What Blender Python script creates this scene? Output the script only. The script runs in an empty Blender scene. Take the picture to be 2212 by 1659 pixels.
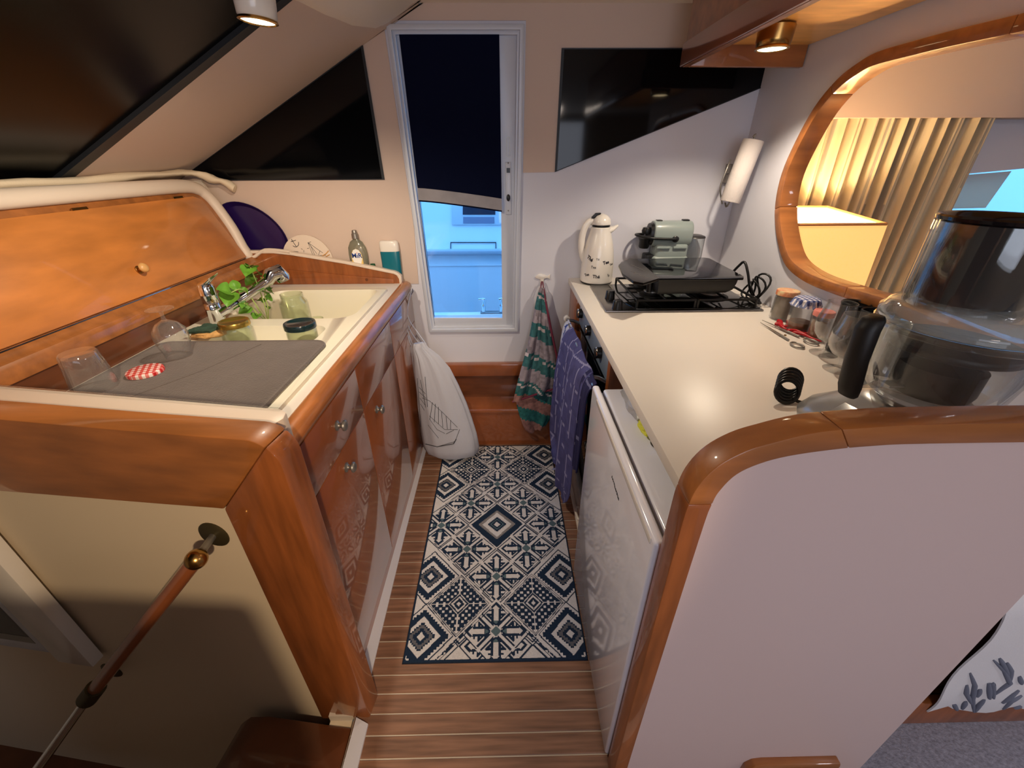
import bpy, bmesh, math, random
import numpy as np
from mathutils import Vector, Matrix, noise
from mathutils.geometry import tessellate_polygon
random.seed(3)
S = bpy.context.scene
COL = S.collection
# ------------------------------------------------------------------ camera
H, F = 1.5, 884.8
_p, _r, _y = [math.radians(a) for a in (28.69, -0.22, -0.88)]
FW = Vector((-math.sin(_y)*math.cos(_p), math.cos(_y)*math.cos(_p), -math.sin(_p)))
RT = Vector((math.cos(_y), math.sin(_y), 0)); UP = RT.cross(FW)
RT, UP = math.cos(_r)*RT + math.sin(_r)*UP, -math.sin(_r)*RT + math.cos(_r)*UP
CAM = Vector((0, 0, H))
cd = bpy.data.cameras.new('camera'); cam = bpy.data.objects.new('camera', cd); COL.objects.link(cam)
cd.sensor_fit = 'HORIZONTAL'; cd.sensor_width = 36; cd.lens = 36*F/2212; cd.clip_start = .02
m = Matrix.Identity(4)
for i in range(3):
    m[i][0] = RT[i]; m[i][1] = UP[i]; m[i][2] = -FW[i]; m[i][3] = CAM[i]
cam.matrix_world = m; S.camera = cam
# survey helpers: where the sight line of a photograph pixel meets a real plane of the room
def ray(x, y): return FW + (x-1106)/F*RT - (y-829.5)/F*UP
def hx(x, y, X): v = ray(x, y); return CAM + v*(X/v.x)
def hy(x, y, Y): v = ray(x, y); return CAM + v*(Y/v.y)
def hz(x, y, z): v = ray(x, y); return CAM + v*((z-H)/v.z)
def hp(x, y, p0, n): v = ray(x, y); return CAM + v*((Vector(p0)-CAM).dot(n)/v.dot(n))
# ------------------------------------------------------------------ world, view
S.view_settings.view_transform = 'Standard'; S.view_settings.look = 'None'
S.view_settings.exposure = 0.0; S.view_settings.gamma = 1.0; S.view_settings.use_curve_mapping = False
w = bpy.data.worlds.new('world'); S.world = w; w.use_nodes = True
bg = w.node_tree.nodes['Background']; bg.inputs[0].default_value = (.17, .50, 1.0, 1); bg.inputs[1].default_value = 4.4
# ------------------------------------------------------------------ helpers
def lin(c):
    return tuple(((v/255)/12.92 if v/255 <= .04045 else ((v/255+.055)/1.055)**2.4) for v in c)
MATS = {}
def mat(name, rgb, rough=.5, metal=0, coat=0, trans=0, ior=1.45, emit=None, es=0, bump=0, bscale=60, var=0, vscale=8, alpha=1, sheen=0, stretch=(1, 1, 1), spec=.5, rgb2=None):
    m = bpy.data.materials.new(name); m.use_nodes = True
    nt = m.node_tree; b = nt.nodes['Principled BSDF']; I = b.inputs
    c = lin(rgb)
    I['Base Color'].default_value = (*c, 1); I['Roughness'].default_value = rough; I['Metallic'].default_value = metal
    I['Coat Weight'].default_value = coat; I['Coat Roughness'].default_value = .06
    I['Transmission Weight'].default_value = trans; I['IOR'].default_value = ior; I['Alpha'].default_value = alpha
    I['Specular IOR Level'].default_value = spec
    if sheen: I['Sheen Weight'].default_value = sheen
    if emit: I['Emission Color'].default_value = (*lin(emit), 1); I['Emission Strength'].default_value = es
    if bump or var:
        tc = nt.nodes.new('ShaderNodeTexCoord'); mp = nt.nodes.new('ShaderNodeMapping')
        mp.inputs['Scale'].default_value = stretch
        nt.links.new(tc.outputs['Object'], mp.inputs[0])
    if var:
        n = nt.nodes.new('ShaderNodeTexNoise'); n.inputs['Scale'].default_value = vscale; n.inputs['Detail'].default_value = 5
        nt.links.new(mp.outputs[0], n.inputs[0])
        mx = nt.nodes.new('ShaderNodeMix'); mx.data_type = 'RGBA'
        c2 = lin(rgb2) if rgb2 else tuple(v*(1-var) for v in c)
        c1 = c if rgb2 else tuple(min(1, v*(1+var*.5)) for v in c)
        mx.inputs['A'].default_value = (*c2, 1); mx.inputs['B'].default_value = (*c1, 1)
        rp = nt.nodes.new('ShaderNodeMapRange'); rp.inputs[1].default_value = .3; rp.inputs[2].default_value = .7
        nt.links.new(n.outputs[0], rp.inputs[0]); nt.links.new(rp.outputs[0], mx.inputs['Factor'])
        nt.links.new(mx.outputs['Result'], I['Base Color'])
    if bump:
        n2 = nt.nodes.new('ShaderNodeTexNoise'); n2.inputs['Scale'].default_value = bscale; n2.inputs['Detail'].default_value = 3
        nt.links.new(mp.outputs[0], n2.inputs[0])
        bp = nt.nodes.new('ShaderNodeBump'); bp.inputs['Strength'].default_value = bump; bp.inputs['Distance'].default_value = .003
        nt.links.new(n2.outputs[0], bp.inputs['Height']); nt.links.new(bp.outputs[0], I['Normal'])
    MATS[name] = m
    return m
def attr_mat(name, rough=.9, bump=0, bscale=300, trans=0):
    m = bpy.data.materials.new(name); m.use_nodes = True; nt = m.node_tree; b = nt.nodes['Principled BSDF']
    a = nt.nodes.new('ShaderNodeAttribute'); a.attribute_name = 'dye'
    nt.links.new(a.outputs['Color'], b.inputs['Base Color']); b.inputs['Roughness'].default_value = rough
    b.inputs['Specular IOR Level'].default_value = .2
    if bump:
        tc = nt.nodes.new('ShaderNodeTexCoord'); n2 = nt.nodes.new('ShaderNodeTexNoise'); n2.inputs['Scale'].default_value = bscale
        nt.links.new(tc.outputs['Object'], n2.inputs[0])
        bp = nt.nodes.new('ShaderNodeBump'); bp.inputs['Strength'].default_value = bump; bp.inputs['Distance'].default_value = .003
        nt.links.new(n2.outputs[0], bp.inputs['Height']); nt.links.new(bp.outputs[0], b.inputs['Normal'])
    return m
def thin(name, rgb, fr=1.45, haze=.0, tint=.97):
    m = bpy.data.materials.new(name); m.use_nodes = True; nt = m.node_tree; nt.nodes.remove(nt.nodes['Principled BSDF'])
    out = nt.nodes['Material Output']; tr = nt.nodes.new('ShaderNodeBsdfTransparent'); gl = nt.nodes.new('ShaderNodeBsdfGlossy'); gl.inputs['Roughness'].default_value = .03
    c = lin(rgb); tr.inputs[0].default_value = (*[v*tint for v in c], 1)
    fc_ = nt.nodes.new('ShaderNodeLayerWeight'); fc_.inputs[0].default_value = .5
    pw = nt.nodes.new('ShaderNodeMath'); pw.operation = 'POWER'; pw.inputs[1].default_value = 2.4; nt.links.new(fc_.outputs['Facing'], pw.inputs[0])
    lw = nt.nodes.new('ShaderNodeMath'); lw.operation = 'MULTIPLY_ADD'; lw.inputs[1].default_value = .8; lw.inputs[2].default_value = .045; nt.links.new(pw.outputs[0], lw.inputs[0])
    mx = nt.nodes.new('ShaderNodeMixShader'); nt.links.new(lw.outputs[0], mx.inputs[0]); nt.links.new(tr.outputs[0], mx.inputs[1]); nt.links.new(gl.outputs[0], mx.inputs[2])
    last = mx
    if haze:
        df = nt.nodes.new('ShaderNodeBsdfDiffuse'); df.inputs[0].default_value = (*c, 1); m2 = nt.nodes.new('ShaderNodeMixShader'); m2.inputs[0].default_value = haze
        nt.links.new(mx.outputs[0], m2.inputs[1]); nt.links.new(df.outputs[0], m2.inputs[2]); last = m2
    nt.links.new(last.outputs[0], out.inputs[0]); return m
def clear(name, rgb=(255, 255, 255), rough=.0, mixt=.0):
    m = mat(name, rgb, rough=rough, trans=1, ior=1.45)
    return m
WD = {}
def wd(o): return WD.get(o.name, Vector((0, 0, 0)))
def meta(o, label=None, cat=None, group=None, kind=None):
    if label: o['label'] = label
    if cat: o['category'] = cat
    if group: o['group'] = group
    if kind: o['kind'] = kind
    return o
def root(name, loc, label, cat, group=None, rz=0):
    o = bpy.data.objects.new(name, None); COL.objects.link(o); o.location = loc; o.rotation_euler.z = rz
    o.empty_display_size = .02
    WD[o.name] = Vector(loc)
    return meta(o, label, cat, group)
def link(name, me, mt, parent=None, local=False, smooth=False, label=None):
    """mesh given in world coordinates unless local"""
    o = bpy.data.objects.new(name, me); COL.objects.link(o)
    if parent is not None:
        o.parent = parent
        if not local:
            off = wd(parent)
            me.transform(Matrix.Translation(-off))
        WD[o.name] = wd(parent)
    else:
        WD[o.name] = Vector((0, 0, 0))
    if mt is not None and not me.materials: me.materials.append(mt)
    if smooth:
        me.polygons.foreach_set('use_smooth', [True]*len(me.polygons))
    if label: o['label'] = label
    return o
def auto_smooth(me, deg=35):
    me.polygons.foreach_set('use_smooth', [True]*len(me.polygons))
    try: me.set_sharp_from_angle(angle=math.radians(deg))
    except Exception: pass
def fin(bm, name, mt, parent=None, local=False, bev=0, seg=2, smooth=None, label=None, ang=30):
    bmesh.ops.remove_doubles(bm, verts=bm.verts, dist=1e-6)
    bmesh.ops.recalc_face_normals(bm, faces=bm.faces)
    if bev:
        es = [e for e in bm.edges if len(e.link_faces) == 2 and e.calc_face_angle(0) > math.radians(ang)]
        if es: bmesh.ops.bevel(bm, geom=es, offset=bev, segments=seg, affect='EDGES', profile=.5, clamp_overlap=True)
    me = bpy.data.meshes.new(name); bm.to_mesh(me); bm.free()
    if bev or smooth: auto_smooth(me, 35 if smooth is None or smooth is True else smooth)
    return link(name, me, mt, parent, local, False, label)
def box_bm(bm, x0, x1, y0, y1, z0, z1, M=None):
    r = bmesh.ops.create_cube(bm, size=1)
    bmesh.ops.scale(bm, vec=(x1-x0, y1-y0, z1-z0), verts=r['verts'])
    bmesh.ops.translate(bm, vec=((x0+x1)/2, (y0+y1)/2, (z0+z1)/2), verts=r['verts'])
    if M is not None: bmesh.ops.transform(bm, matrix=M, verts=r['verts'])
    return r['verts']
def box(name, x0, x1, y0, y1, z0, z1, mt, parent=None, bev=0, local=False, seg=2, M=None, label=None):
    bm = bmesh.new(); box_bm(bm, x0, x1, y0, y1, z0, z1, M)
    return fin(bm, name, mt, parent, local, bev, seg, label=label)
def lathe_bm(bm, prof, seg=32, M=None, sx=1, sy=1, cap=True):
    rings = []
    for r, z in prof:
        if r < 1e-5:
            rings.append([bm.verts.new((0, 0, z))])
        else:
            rings.append([bm.verts.new((r*sx*math.cos(2*math.pi*i/seg), r*sy*math.sin(2*math.pi*i/seg), z)) for i in range(seg)])
    for a, b in zip(rings, rings[1:]):
        if len(a) == 1 and len(b) == 1: continue
        for i in range(seg):
            j = (i+1) % seg
            if len(a) == 1: bm.faces.new((a[0], b[j], b[i]))
            elif len(b) == 1: bm.faces.new((a[i], a[j], b[0]))
            else: bm.faces.new((a[i], a[j], b[j], b[i]))
    vs = [v for r in rings for v in r]
    if M is not None: bmesh.ops.transform(bm, matrix=M, verts=vs)
    return vs
def lathe(name, prof, mt, parent=None, local=True, seg=32, M=None, sx=1, sy=1, smooth=50, label=None):
    bm = bmesh.new(); lathe_bm(bm, prof, seg, M, sx, sy)
    return fin(bm, name, mt, parent, local, 0, smooth=smooth, label=label)
def spline(pts, n=6, closed=False):
    P = [Vector(p) for p in pts]; out = []; N = len(P)
    rng = range(N) if closed else range(N-1)
    for i in rng:
        if closed: a, b, c, d = P[(i-1) % N], P[i], P[(i+1) % N], P[(i+2) % N]
        else: a, b, c, d = P[max(i-1, 0)], P[i], P[i+1], P[min(i+2, N-1)]
        for k in range(n):
            t = k/n
            out.append(.5*((2*b)+(c-a)*t+(2*a-5*b+4*c-d)*t*t+(3*b-a-3*c+d)*t**3))
    if not closed: out.append(P[-1])
    return out
def tube_bm(bm, pts, r, seg=10, closed=False, flat=1):
    pts = [Vector(p) for p in pts]; N = len(pts)
    rad = r if isinstance(r, (list, tuple)) else [r]*N
    rings = []; prev = None
    for i, p in enumerate(pts):
        if closed: t = pts[(i+1) % N]-pts[(i-1) % N]
        else: t = pts[min(i+1, N-1)]-pts[max(i-1, 0)]
        t.normalize()
        if prev is None:
            a = Vector((0, 0, 1)) if abs(t.z) < .9 else Vector((1, 0, 0))
            n = t.cross(a).normalized()
        else:
            n = (prev - t*prev.dot(t)).normalized()
        prev = n; b = t.cross(n)
        rings.append([bm.verts.new(p+rad[i]*(math.cos(2*math.pi*k/seg)*n+flat*math.sin(2*math.pi*k/seg)*b)) for k in range(seg)])
    prs = list(zip(rings, rings[1:]))
    if closed: prs.append((rings[-1], rings[0]))
    for a, b in prs:
        for k in range(seg):
            j = (k+1) % seg; bm.faces.new((a[k], a[j], b[j], b[k]))
    if not closed:
        bm.faces.new(rings[0][::-1]); bm.faces.new(rings[-1])
def tube(name, pts, r, mt, parent=None, seg=10, local=False, closed=False, label=None, flat=1):
    bm = bmesh.new(); tube_bm(bm, pts, r, seg, closed, flat)
    return fin(bm, name, mt, parent, local, smooth=50, label=label)
def solid_bm(bm, loops, off):
    """filled outline (loops[0]) with holes, extruded by the vector off"""
    loops = [[Vector(p) for p in L] for L in loops]
    off = Vector(off); flat = [p for L in loops for p in L]
    tris = tessellate_polygon(loops)
    A = [bm.verts.new(p) for p in flat]; B = [bm.verts.new(p+off) for p in flat]
    for t in tris:
        try: bm.faces.new([A[i] for i in t]); bm.faces.new([B[i] for i in reversed(t)])
        except ValueError: pass
    k = 0
    for L in loops:
        n = len(L)
        for i in range(n):
            j = (i+1) % n
            bm.faces.new((A[k+i], A[k+j], B[k+j], B[k+i]))
        k += n
def solid(name, loops, off, mt, parent=None, local=False, bev=0, smooth=None, label=None, seg=2):
    bm = bmesh.new()
    if not isinstance(loops[0][0], (tuple, list, Vector)): loops = [loops]
    solid_bm(bm, loops, off)
    return fin(bm, name, mt, parent, local, bev, seg, smooth=smooth, label=label)
def rrect(x0, x1, y0, y1, r, z, n=6):
    rs = r if isinstance(r, (list, tuple)) else [r]*4
    out = []
    for (cx, cy, a0, rr) in ((x1, y1, 0, rs[0]), (x0, y1, 90, rs[1]), (x0, y0, 180, rs[2]), (x1, y0, 270, rs[3])):
        ccx = cx + (-rr if cx == x1 else rr); ccy = cy + (-rr if cy == y1 else rr)
        for k in range(n+1):
            a = math.radians(a0+90*k/n); out.append(Vector((ccx+rr*math.cos(a), ccy+rr*math.sin(a), z)))
    return out
def loft_bm(bm, rings, closed=True, cap=True):
    R = [[bm.verts.new(Vector(p)) for p in r] for r in rings]
    n = len(R[0])
    for a, b in zip(R, R[1:]):
        for i in range(n if closed else n-1):
            j = (i+1) % n; bm.faces.new((a[i], a[j], b[j], b[i]))
    if cap and closed:
        bm.faces.new(R[0][::-1]); bm.faces.new(R[-1])
def loft(name, rings, mt, parent=None, local=False, closed=True, cap=True, smooth=50, label=None, thick=0, bev=0):
    bm = bmesh.new(); loft_bm(bm, rings, closed, cap)
    if thick:
        bmesh.ops.recalc_face_normals(bm, faces=bm.faces)
        bmesh.ops.solidify(bm, geom=bm.faces[:], thickness=thick)
    return fin(bm, name, mt, parent, local, bev, smooth=smooth, label=label)
def strip(name, outer, inner, off, mt, parent=None, bev=0, closed=False, label=None):
    """band between two polylines with equal point counts, extruded by off"""
    bm = bmesh.new(); off = Vector(off); n = len(outer)
    Q = [[bm.verts.new(Vector(p)) for p in L] for L in (outer, inner)]
    Q += [[bm.verts.new(Vector(p)+off) for p in L] for L in (outer, inner)]
    o, i_, o2, i2 = Q
    for k in range(n if closed else n-1):
        j = (k+1) % n
        bm.faces.new((o[k], o[j], i_[j], i_[k])); bm.faces.new((o2[k], i2[k], i2[j], o2[j]))
        bm.faces.new((o[k], o2[k], o2[j], o[j])); bm.faces.new((i_[k], i_[j], i2[j], i2[k]))
    if not closed:
        bm.faces.new((o[0], i_[0], i2[0], o2[0])); bm.faces.new((o[-1], o2[-1], i2[-1], i_[-1]))
    return fin(bm, name, mt, parent, False, bev, smooth=40, label=label)
def textmesh(s, size, bold=0.0, ext=0.0004):
    c = bpy.data.curves.new('lettering', 'FONT'); c.body = s; c.size = size; c.extrude = ext; c.offset = bold
    c.align_x = 'CENTER'; c.align_y = 'CENTER'; c.resolution_u = 3
    o = bpy.data.objects.new('lettering', c); COL.objects.link(o)
    dg = bpy.context.evaluated_depsgraph_get(); me = bpy.data.meshes.new_from_object(o.evaluated_get(dg))
    bpy.data.objects.remove(o); bpy.data.curves.remove(c)
    return me
def cyl_between(bm, a, b, r, seg=16, r2=None):
    tube_bm(bm, [a, b], [r, r if r2 is None else r2], seg)
def TM(loc, rz=0, rx=0, ry=0): return Matrix.Translation(Vector(loc)) @ Matrix.Rotation(rz, 4, 'Z') @ Matrix.Rotation(ry, 4, 'Y') @ Matrix.Rotation(rx, 4, 'X')
R = math.radians
# ------------------------------------------------------------------ materials
BEIGE = mat('beige_headliner', (205, 184, 170), .75, bump=.08, bscale=400)
WHITEW = mat('white_laminate_wall', (212, 212, 222), .55, bump=.03, bscale=200)
CREAM = mat('cream_panel', (215, 198, 172), .6)
GREYW = mat('pale_bulkhead_laminate', (208, 186, 182), .42)
CEIL = mat('ceiling_vinyl', (226, 215, 202), .7)
CHERRY = mat('cherry_varnish', (160, 98, 48), .42, coat=.6, var=.3, vscale=9, stretch=(.5, 3, 3), bump=.03, bscale=80)
CHERRYV = mat('cherry_varnish_upright', (152, 86, 42), .42, coat=.6, var=.35, vscale=9, stretch=(4, 4, .5))
CHERRYL = mat('cherry_light', (196, 122, 58), .38, coat=.35, var=.3, vscale=5, stretch=(2.5, .8, 3))
CHERRYD = mat('cherry_dark', (104, 58, 32), .4, coat=.5, var=.35, vscale=7, stretch=(1, .7, 4))
CHERRYX = mat('cherry_face_gloss', (146, 82, 46), .3, coat=1, var=.22, vscale=4, stretch=(3, 1, 1.5))
NOSING = mat('worn_wood_rail', (172, 104, 52), .35, coat=.5, var=.5, vscale=16, stretch=(2, .35, 2))
MAPLE = mat('maple_underside', (244, 184, 104), .4, coat=.4, var=.25, vscale=6, stretch=(1, 4, 1))
TEAK = mat('teak_plank', (140, 102, 80), .5, coat=0, spec=.3, var=.45, vscale=7, stretch=(.6, 9, 1))
CAULK = mat('pale_caulk', (205, 192, 176), .7)
WTOP = mat('white_worktop', (226, 219, 210), .38)
SINKM = mat('cream_ceramic', (232, 226, 206), .3, coat=.3)
LEDGE = mat('offwhite_ledge', (222, 206, 190), .45)
ALU = mat('white_coated_aluminium', (198, 202, 212), .4, metal=.1)
NAVY = mat('navy_blind_cloth', (10, 15, 38), 1, spec=.1, bump=.1, bscale=500)
HEM = mat('grey_blind_hem', (150, 146, 150), .8, var=.15, vscale=12)
BLACKG = mat('dark_tinted_glass', (6, 7, 10), .06, spec=.35)
COVER = mat('dark_cover_glass', (5, 6, 7), .25, spec=.12)
RUBBER = mat('black_rubber', (24, 28, 34), .5)
GLASS = thin('clear_glass', (252, 252, 252), 1.5, .03, .995)
GLASSG = thin('greenish_glass', (246, 249, 238), 1.5, .05, .99)
PLAST = thin('clear_plastic', (250, 252, 252), 1.4, .012, .99)
PANE = thin('window_pane', (240, 246, 248), 1.3)
FROST = thin('scuffed_plastic', (240, 244, 242), 1.5, .14)
CHROME = mat('chrome', (225, 228, 230), .08, metal=1)
STEEL = mat('brushed_steel', (150, 148, 148), .3, metal=1)
BRASS = mat('old_brass', (180, 140, 80), .25, metal=1)
DBRASS = mat('dark_brass', (74, 66, 44), .5, metal=.6)
PEWTER = mat('pewter', (150, 146, 140), .4, metal=.8)
KNOBW = mat('turned_wood_knob', (208, 158, 96), .4, coat=.4)
BLACKP = mat('black_plastic', (20, 20, 22), .35)
BLACKM = mat('black_matt', (16, 15, 15), .5)
ENAM = mat('black_enamel', (14, 13, 12), .1, coat=.5)
WHITEP = mat('white_plastic', (228, 222, 214), .25, coat=.4)
FRIDGE = mat('white_fridge_enamel', (236, 236, 246), .14, coat=.6)
GREYM = mat('drying_mat_fleece', (90, 80, 76), .95, bump=.6, bscale=220, var=.12, vscale=20, sheen=.3)
TEALP = mat('teal_plastic', (10, 104, 122), .3)
PURPLE = mat('purple_plastic', (34, 16, 74), .3)
SAGE = mat('sage_plastic', (142, 154, 152), .35, coat=.2)
PAPER = mat('paper_towel', (206, 198, 194), .95, bump=.4, bscale=120)
GREEN = mat('basil_leaf', (96, 148, 44), .5, var=.3, vscale=40)
STEMG = mat('basil_stem', (150, 170, 90), .5)
GOLD = mat('gold_lid', (190, 160, 80), .25, metal=.9)
DGREEN = mat('dark_green_lid', (10, 40, 44), .2, coat=.4)
REDC = mat('dried_red_chili', (170, 20, 30), .35)
INK = mat('printed_ink', (40, 40, 48), .6)
BAGW = mat('white_cotton', (182, 184, 196), .9, bump=.2, bscale=300)
CARPET = mat('grey_ribbed_carpet', (150, 148, 160), 1, bump=1, bscale=140, var=.3, vscale=90)
SILVER = mat('silver_plastic', (168, 166, 164), .28, metal=.6)
FABR = mat('cream_fabric', (222, 206, 180), .95, bump=.2, bscale=200)
HULL = mat('white_gelcoat', (226, 230, 236), .35)
DWIN = mat('boat_window_dark', (40, 44, 60), .2)
SOFA = mat('sofa_upholstery', (96, 74, 62), .9)
LAMPON = mat('lit_lamp_lens', (255, 240, 210), .3, emit=(255, 226, 176), es=14)
# ------------------------------------------------------------------ saloon ceiling lamp and added fill lights, all out of view
def area(name, loc, rot, size, power, col, sy=None):
    l = bpy.data.lights.new(name, 'AREA'); l.energy = power; l.color = col; l.size = size
    if sy: l.shape = 'RECTANGLE'; l.size_y = sy
    o = bpy.data.objects.new(name, l); COL.objects.link(o); o.location = loc; o.rotation_euler = rot; return o
area('saloon_ceiling_light', (.5, -1.2, 1.98), (R(10), 0, 0), .3, 6, (1, .84, .72))
area('saloon_side_fill', (2.5, -.2, 1.98), (0, 0, 0), .4, 11, (.95, .92, 1.0))  # fill added to brighten the throw and carpet, not a known lamp
def bulkhead_fill_spot():  # unseen spot added to warm only the left bulkhead
    l = bpy.data.lights.new('bulkhead_fill_spot', 'SPOT'); l.energy = 125; l.color = (1, .74, .47); l.spot_size = R(58); l.spot_blend = .5; l.shadow_soft_size = .03
    o = bpy.data.objects.new('bulkhead_fill_spot', l); COL.objects.link(o); o.location = (.45, -1.0, 1.93)
    d = Vector((-.75, .66, .85))-o.location; o.rotation_euler = d.to_track_quat('-Z', 'Y').to_euler()
bulkhead_fill_spot()
area('aft_daylight_fill', (.15, -2.35, 1.3), (R(90), 0, 0), 1.9, 27, (.78, .84, 1.0), 1.3)  # fill lamp standing in for unseen aft windows; no opening is built
# ------------------------------------------------------------------ setting
FY = 2.15           # inner face of the boat's side (far wall)
fl = solid('floor', [[(-.478, .30, -.03), (1.0, .30, -.03), (1.0, 2.15, -.03), (-.56, 2.15, -.03), (-.56, .625, -.03), (-.478, .625, -.03)]], (0, 0, .027), CAULK); meta(fl, kind='structure')
WD[fl.name] = Vector()
pitch = .05445
for k in range(-7, 23):
    y0 = .7365 + k*pitch + .0022; y1 = y0 + pitch - .0044
    box('plank', -.54 if y0 > .62 else -.476, .98, y0, y1, -.02, random.uniform(-.0004, .0004), TEAK, fl, bev=.0012, seg=1)
fs = box('floor_saloon', .96, 4.2, -2.5, 2.2, -.03, 0.0, CARPET); meta(fs, 'grey ribbed carpet of the saloon', kind='structure')
# far wall, built as one body with the openings of the door
dz0, dz1 = .666, 1.975
door = [(-.422, dz0), (.063, dz0), (.085, dz1), (-.462, dz1)]
outer = [(-1.75, -.9), (4.2, -.9), (4.2, 2.06), (-.30, 2.06), (-.571, 1.914), (-1.75, 1.295)]
# saloon window opening in the same side
sw = [(1.30, .84), (3.0, .84), (3.0, 1.50), (1.30, 1.36)]
wf = solid('wall_far', [[(x, FY, z) for x, z in outer], [(x, FY, z) for x, z in door], [(x, FY, z) for x, z in sw]], (0, .06, 0), WHITEW)
meta(wf, kind='structure')
# beige liner panels on it
solid('headliner_panel', [[(-1.60, FY, .931), (-.455, FY, .931), (-.447, FY, 1.2), (-.478, FY, 1.992), (.095, FY, 1.992), (.088, FY, 1.447), (.236, FY, 1.449), (.243, FY, 1.905), (1.13, FY, 1.905), (1.13, FY, 2.05), (-.30, FY, 2.05), (-.571, FY, 1.914), (-1.60, FY, 1.372)]], (0, -.004, 0), BEIGE, wf)
# ceiling and sloping pillar
ce = box('ceiling', -2.5, 4.2, -2.5, 2.2, 2.045, 2.09, CEIL); meta(ce, kind='structure')
pn = Vector((.525, 0, -1)).normalized(); P0 = (-.571, FY, 1.914)
def pil(x, y): return hp(x, y, P0, pn)
def pz(X): return 1.914 + .525*(X+.571)
pl = solid('wall_pillar', [[(-.33, 2.2, pz(-.33)), (-.33, 1.553, pz(-.33)), (-1.62, 1.575, pz(-1.62)), (-1.62, 2.2, pz(-1.62))]], pn*-.03, BEIGE); meta(pl, kind='structure')
# windscreen: dark pane with a rubber edge
ws = root('window_1', (0, 0, 0), None, None); meta(ws, kind='structure')
solid('pane', [[(-.30, 1.535, pz(-.30)+.012), (-.30, -2.5, pz(-.30)+.012), (-1.72, -2.5, pz(-1.72)+.012), (-1.72, 1.535, pz(-1.72)+.012)]], pn*-.01, COVER, ws)
solid('frame', [[(-.36, 1.553, pz(-.36)), (-.36, 1.515, pz(-.36)-.002), (-1.62, 1.515, pz(-1.62)-.002), (-1.62, 1.575, pz(-1.62))]], pn*-.02, RUBBER, ws)
wl = solid('wall_left', [[(-2.5, -2.5, -1.0), (-2.5, -2.5, 1.38), (-1.6, -2.5, 1.38), (-1.6, -2.5, 1.30), (-2.4, -2.5, 1.30), (-2.4, -2.5, -1.0)]], (0, 4.7, 0), CREAM); meta(wl, kind='structure')
ww = solid('wall_stairwell', [[(-.475, -2.5, -.95), (-.475, .63, -.95), (-.53, .63, -.95), (-.53, 2.149, -.95), (-.56, 2.149, -.95), (-.56, .605, -.95), (-.50, .605, -.95), (-.50, -2.5, -.95)]], (0, 0, .918), CREAM); meta(ww, kind='structure')
# white moulding where ceiling folds into the windscreen pillar
def fairing():
    rings = []
    for t in [i/14 for i in range(15)]:
        y = -.5 + t*2.62
        e = min(1, (2.13-y)/.55); e = max(0.02, e)**.6
        q = []
        x0, x1 = -.60+.10*(1-e), -.10-.18*(1-e)
        for k in range(13):
            a = k/12
            X = x0+(x1-x0)*a
            base = min(pz(X), 2.046)
            q.append(Vector((X, y, base + .006 - .055*e*math.sin(math.pi*a**.7)**.8)))
        q.append(Vector((x1, y, 2.07))); q.append(Vector((x0, y, pz(x0)+.02)))
        rings.append(q)
    o = loft('trim_1', rings, CEIL, smooth=60); meta(o, 'padded white ceiling moulding above the windscreen', kind='structure')
fairing()
# far side windows
def dark_window(name, pts, gl, parent_mat):
    r = root(name, (0, 0, 0), None, None); meta(r, kind='structure')
    c = sum((Vector(p) for p in pts), Vector())/len(pts)
    inn = [Vector(p)+(c-Vector(p)).normalized()*.012 for p in pts]
    solid('pane', [pts], (0, -.004, 0), gl, r)
    strip('frame', [Vector(p)+Vector((0, -.0035, 0)) for p in pts], [p+Vector((0, -.0035, 0)) for p in inn], (0, -.004, 0), RUBBER, r, closed=True)
    return r
dark_window('window_2', [(-.557, FY-.004, 1.421), (-.571, FY-.004, 1.912), (-1.45, FY-.004, 1.455), (-1.323, FY-.004, 1.420)], BLACKG, None)
dark_window('window_3', [(.243, FY-.001, 1.903), (.236, FY-.001, 1.449), (1.16, FY-.001, 1.785), (1.16, FY-.001, 1.903)], BLACKG, None)
# right partition with the oval opening
WA, WB = Vector((1.11, 2.15, 0)), Vector((1.1101, .45, 0)); WDIR = (WA-WB).normalized(); WN = Vector((WDIR.y, -WDIR.x, 0))
def rw(x, y, o=0): return hp(x, y, WA+WN*o, WN)
def rwp(Y, z, o=0):
    t = (Y-.45)/1.70; p = WB.lerp(WA, t); return Vector((p.x, Y, z)) + WN*o
oo = [(2212, 30.6), (2072, 64), (1970, 92), (1902, 112), (1861, 136), (1817, 170), (1766, 231), (1725, 306), (1695, 374), (1681, 439), (1681, 493), (1695, 558), (1717, 589), (1751, 612), (1789, 628), (1846, 648), (1893, 663), (1935, 677)]
op = [rw(*p) for p in oo]
top, bot = op[0], op[-1]
op = op + [rwp(.95, 1.105), rwp(.82, 1.108), rwp(.72, 1.15), rwp(.675, 1.25), rwp(.66, 1.42), rwp(.675, 1.58), rwp(.72, 1.68), rwp(.82, 1.74), rwp(.96, 1.762)]
def smooth_loop(P, it=2):
    P = spline(P, 4, True)
    for _ in range(it): P = [(P[i-1]+2*P[i]+P[(i+1) % len(P)])/4 for i in range(len(P))]
    return P
OUT = smooth_loop(op)
def inset(P, d):
    c = sum(P, Vector())/len(P); out = []
    for i in range(len(P)):
        t = (P[(i+1) % len(P)]-P[i-1]).normalized(); n = WN.cross(t).normalized()
        if n.dot(c-P[i]) < 0: n = -n
        out.append(P[i]+n*d)
    return out
IN = inset(OUT, .034); HOLE = inset(OUT, .012)
wr = solid('wall_right', [[rwp(.60, 0), rwp(2.149, 0), rwp(2.149, 2.044), rwp(.60, 2.044)], HOLE], WN*.045, WHITEW); meta(wr, kind='structure')
ov = root('oval_frame', (0, 0, 0), 'varnished wooden frame around the oval opening in the partition', 'frame')
n = len(OUT)
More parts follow.
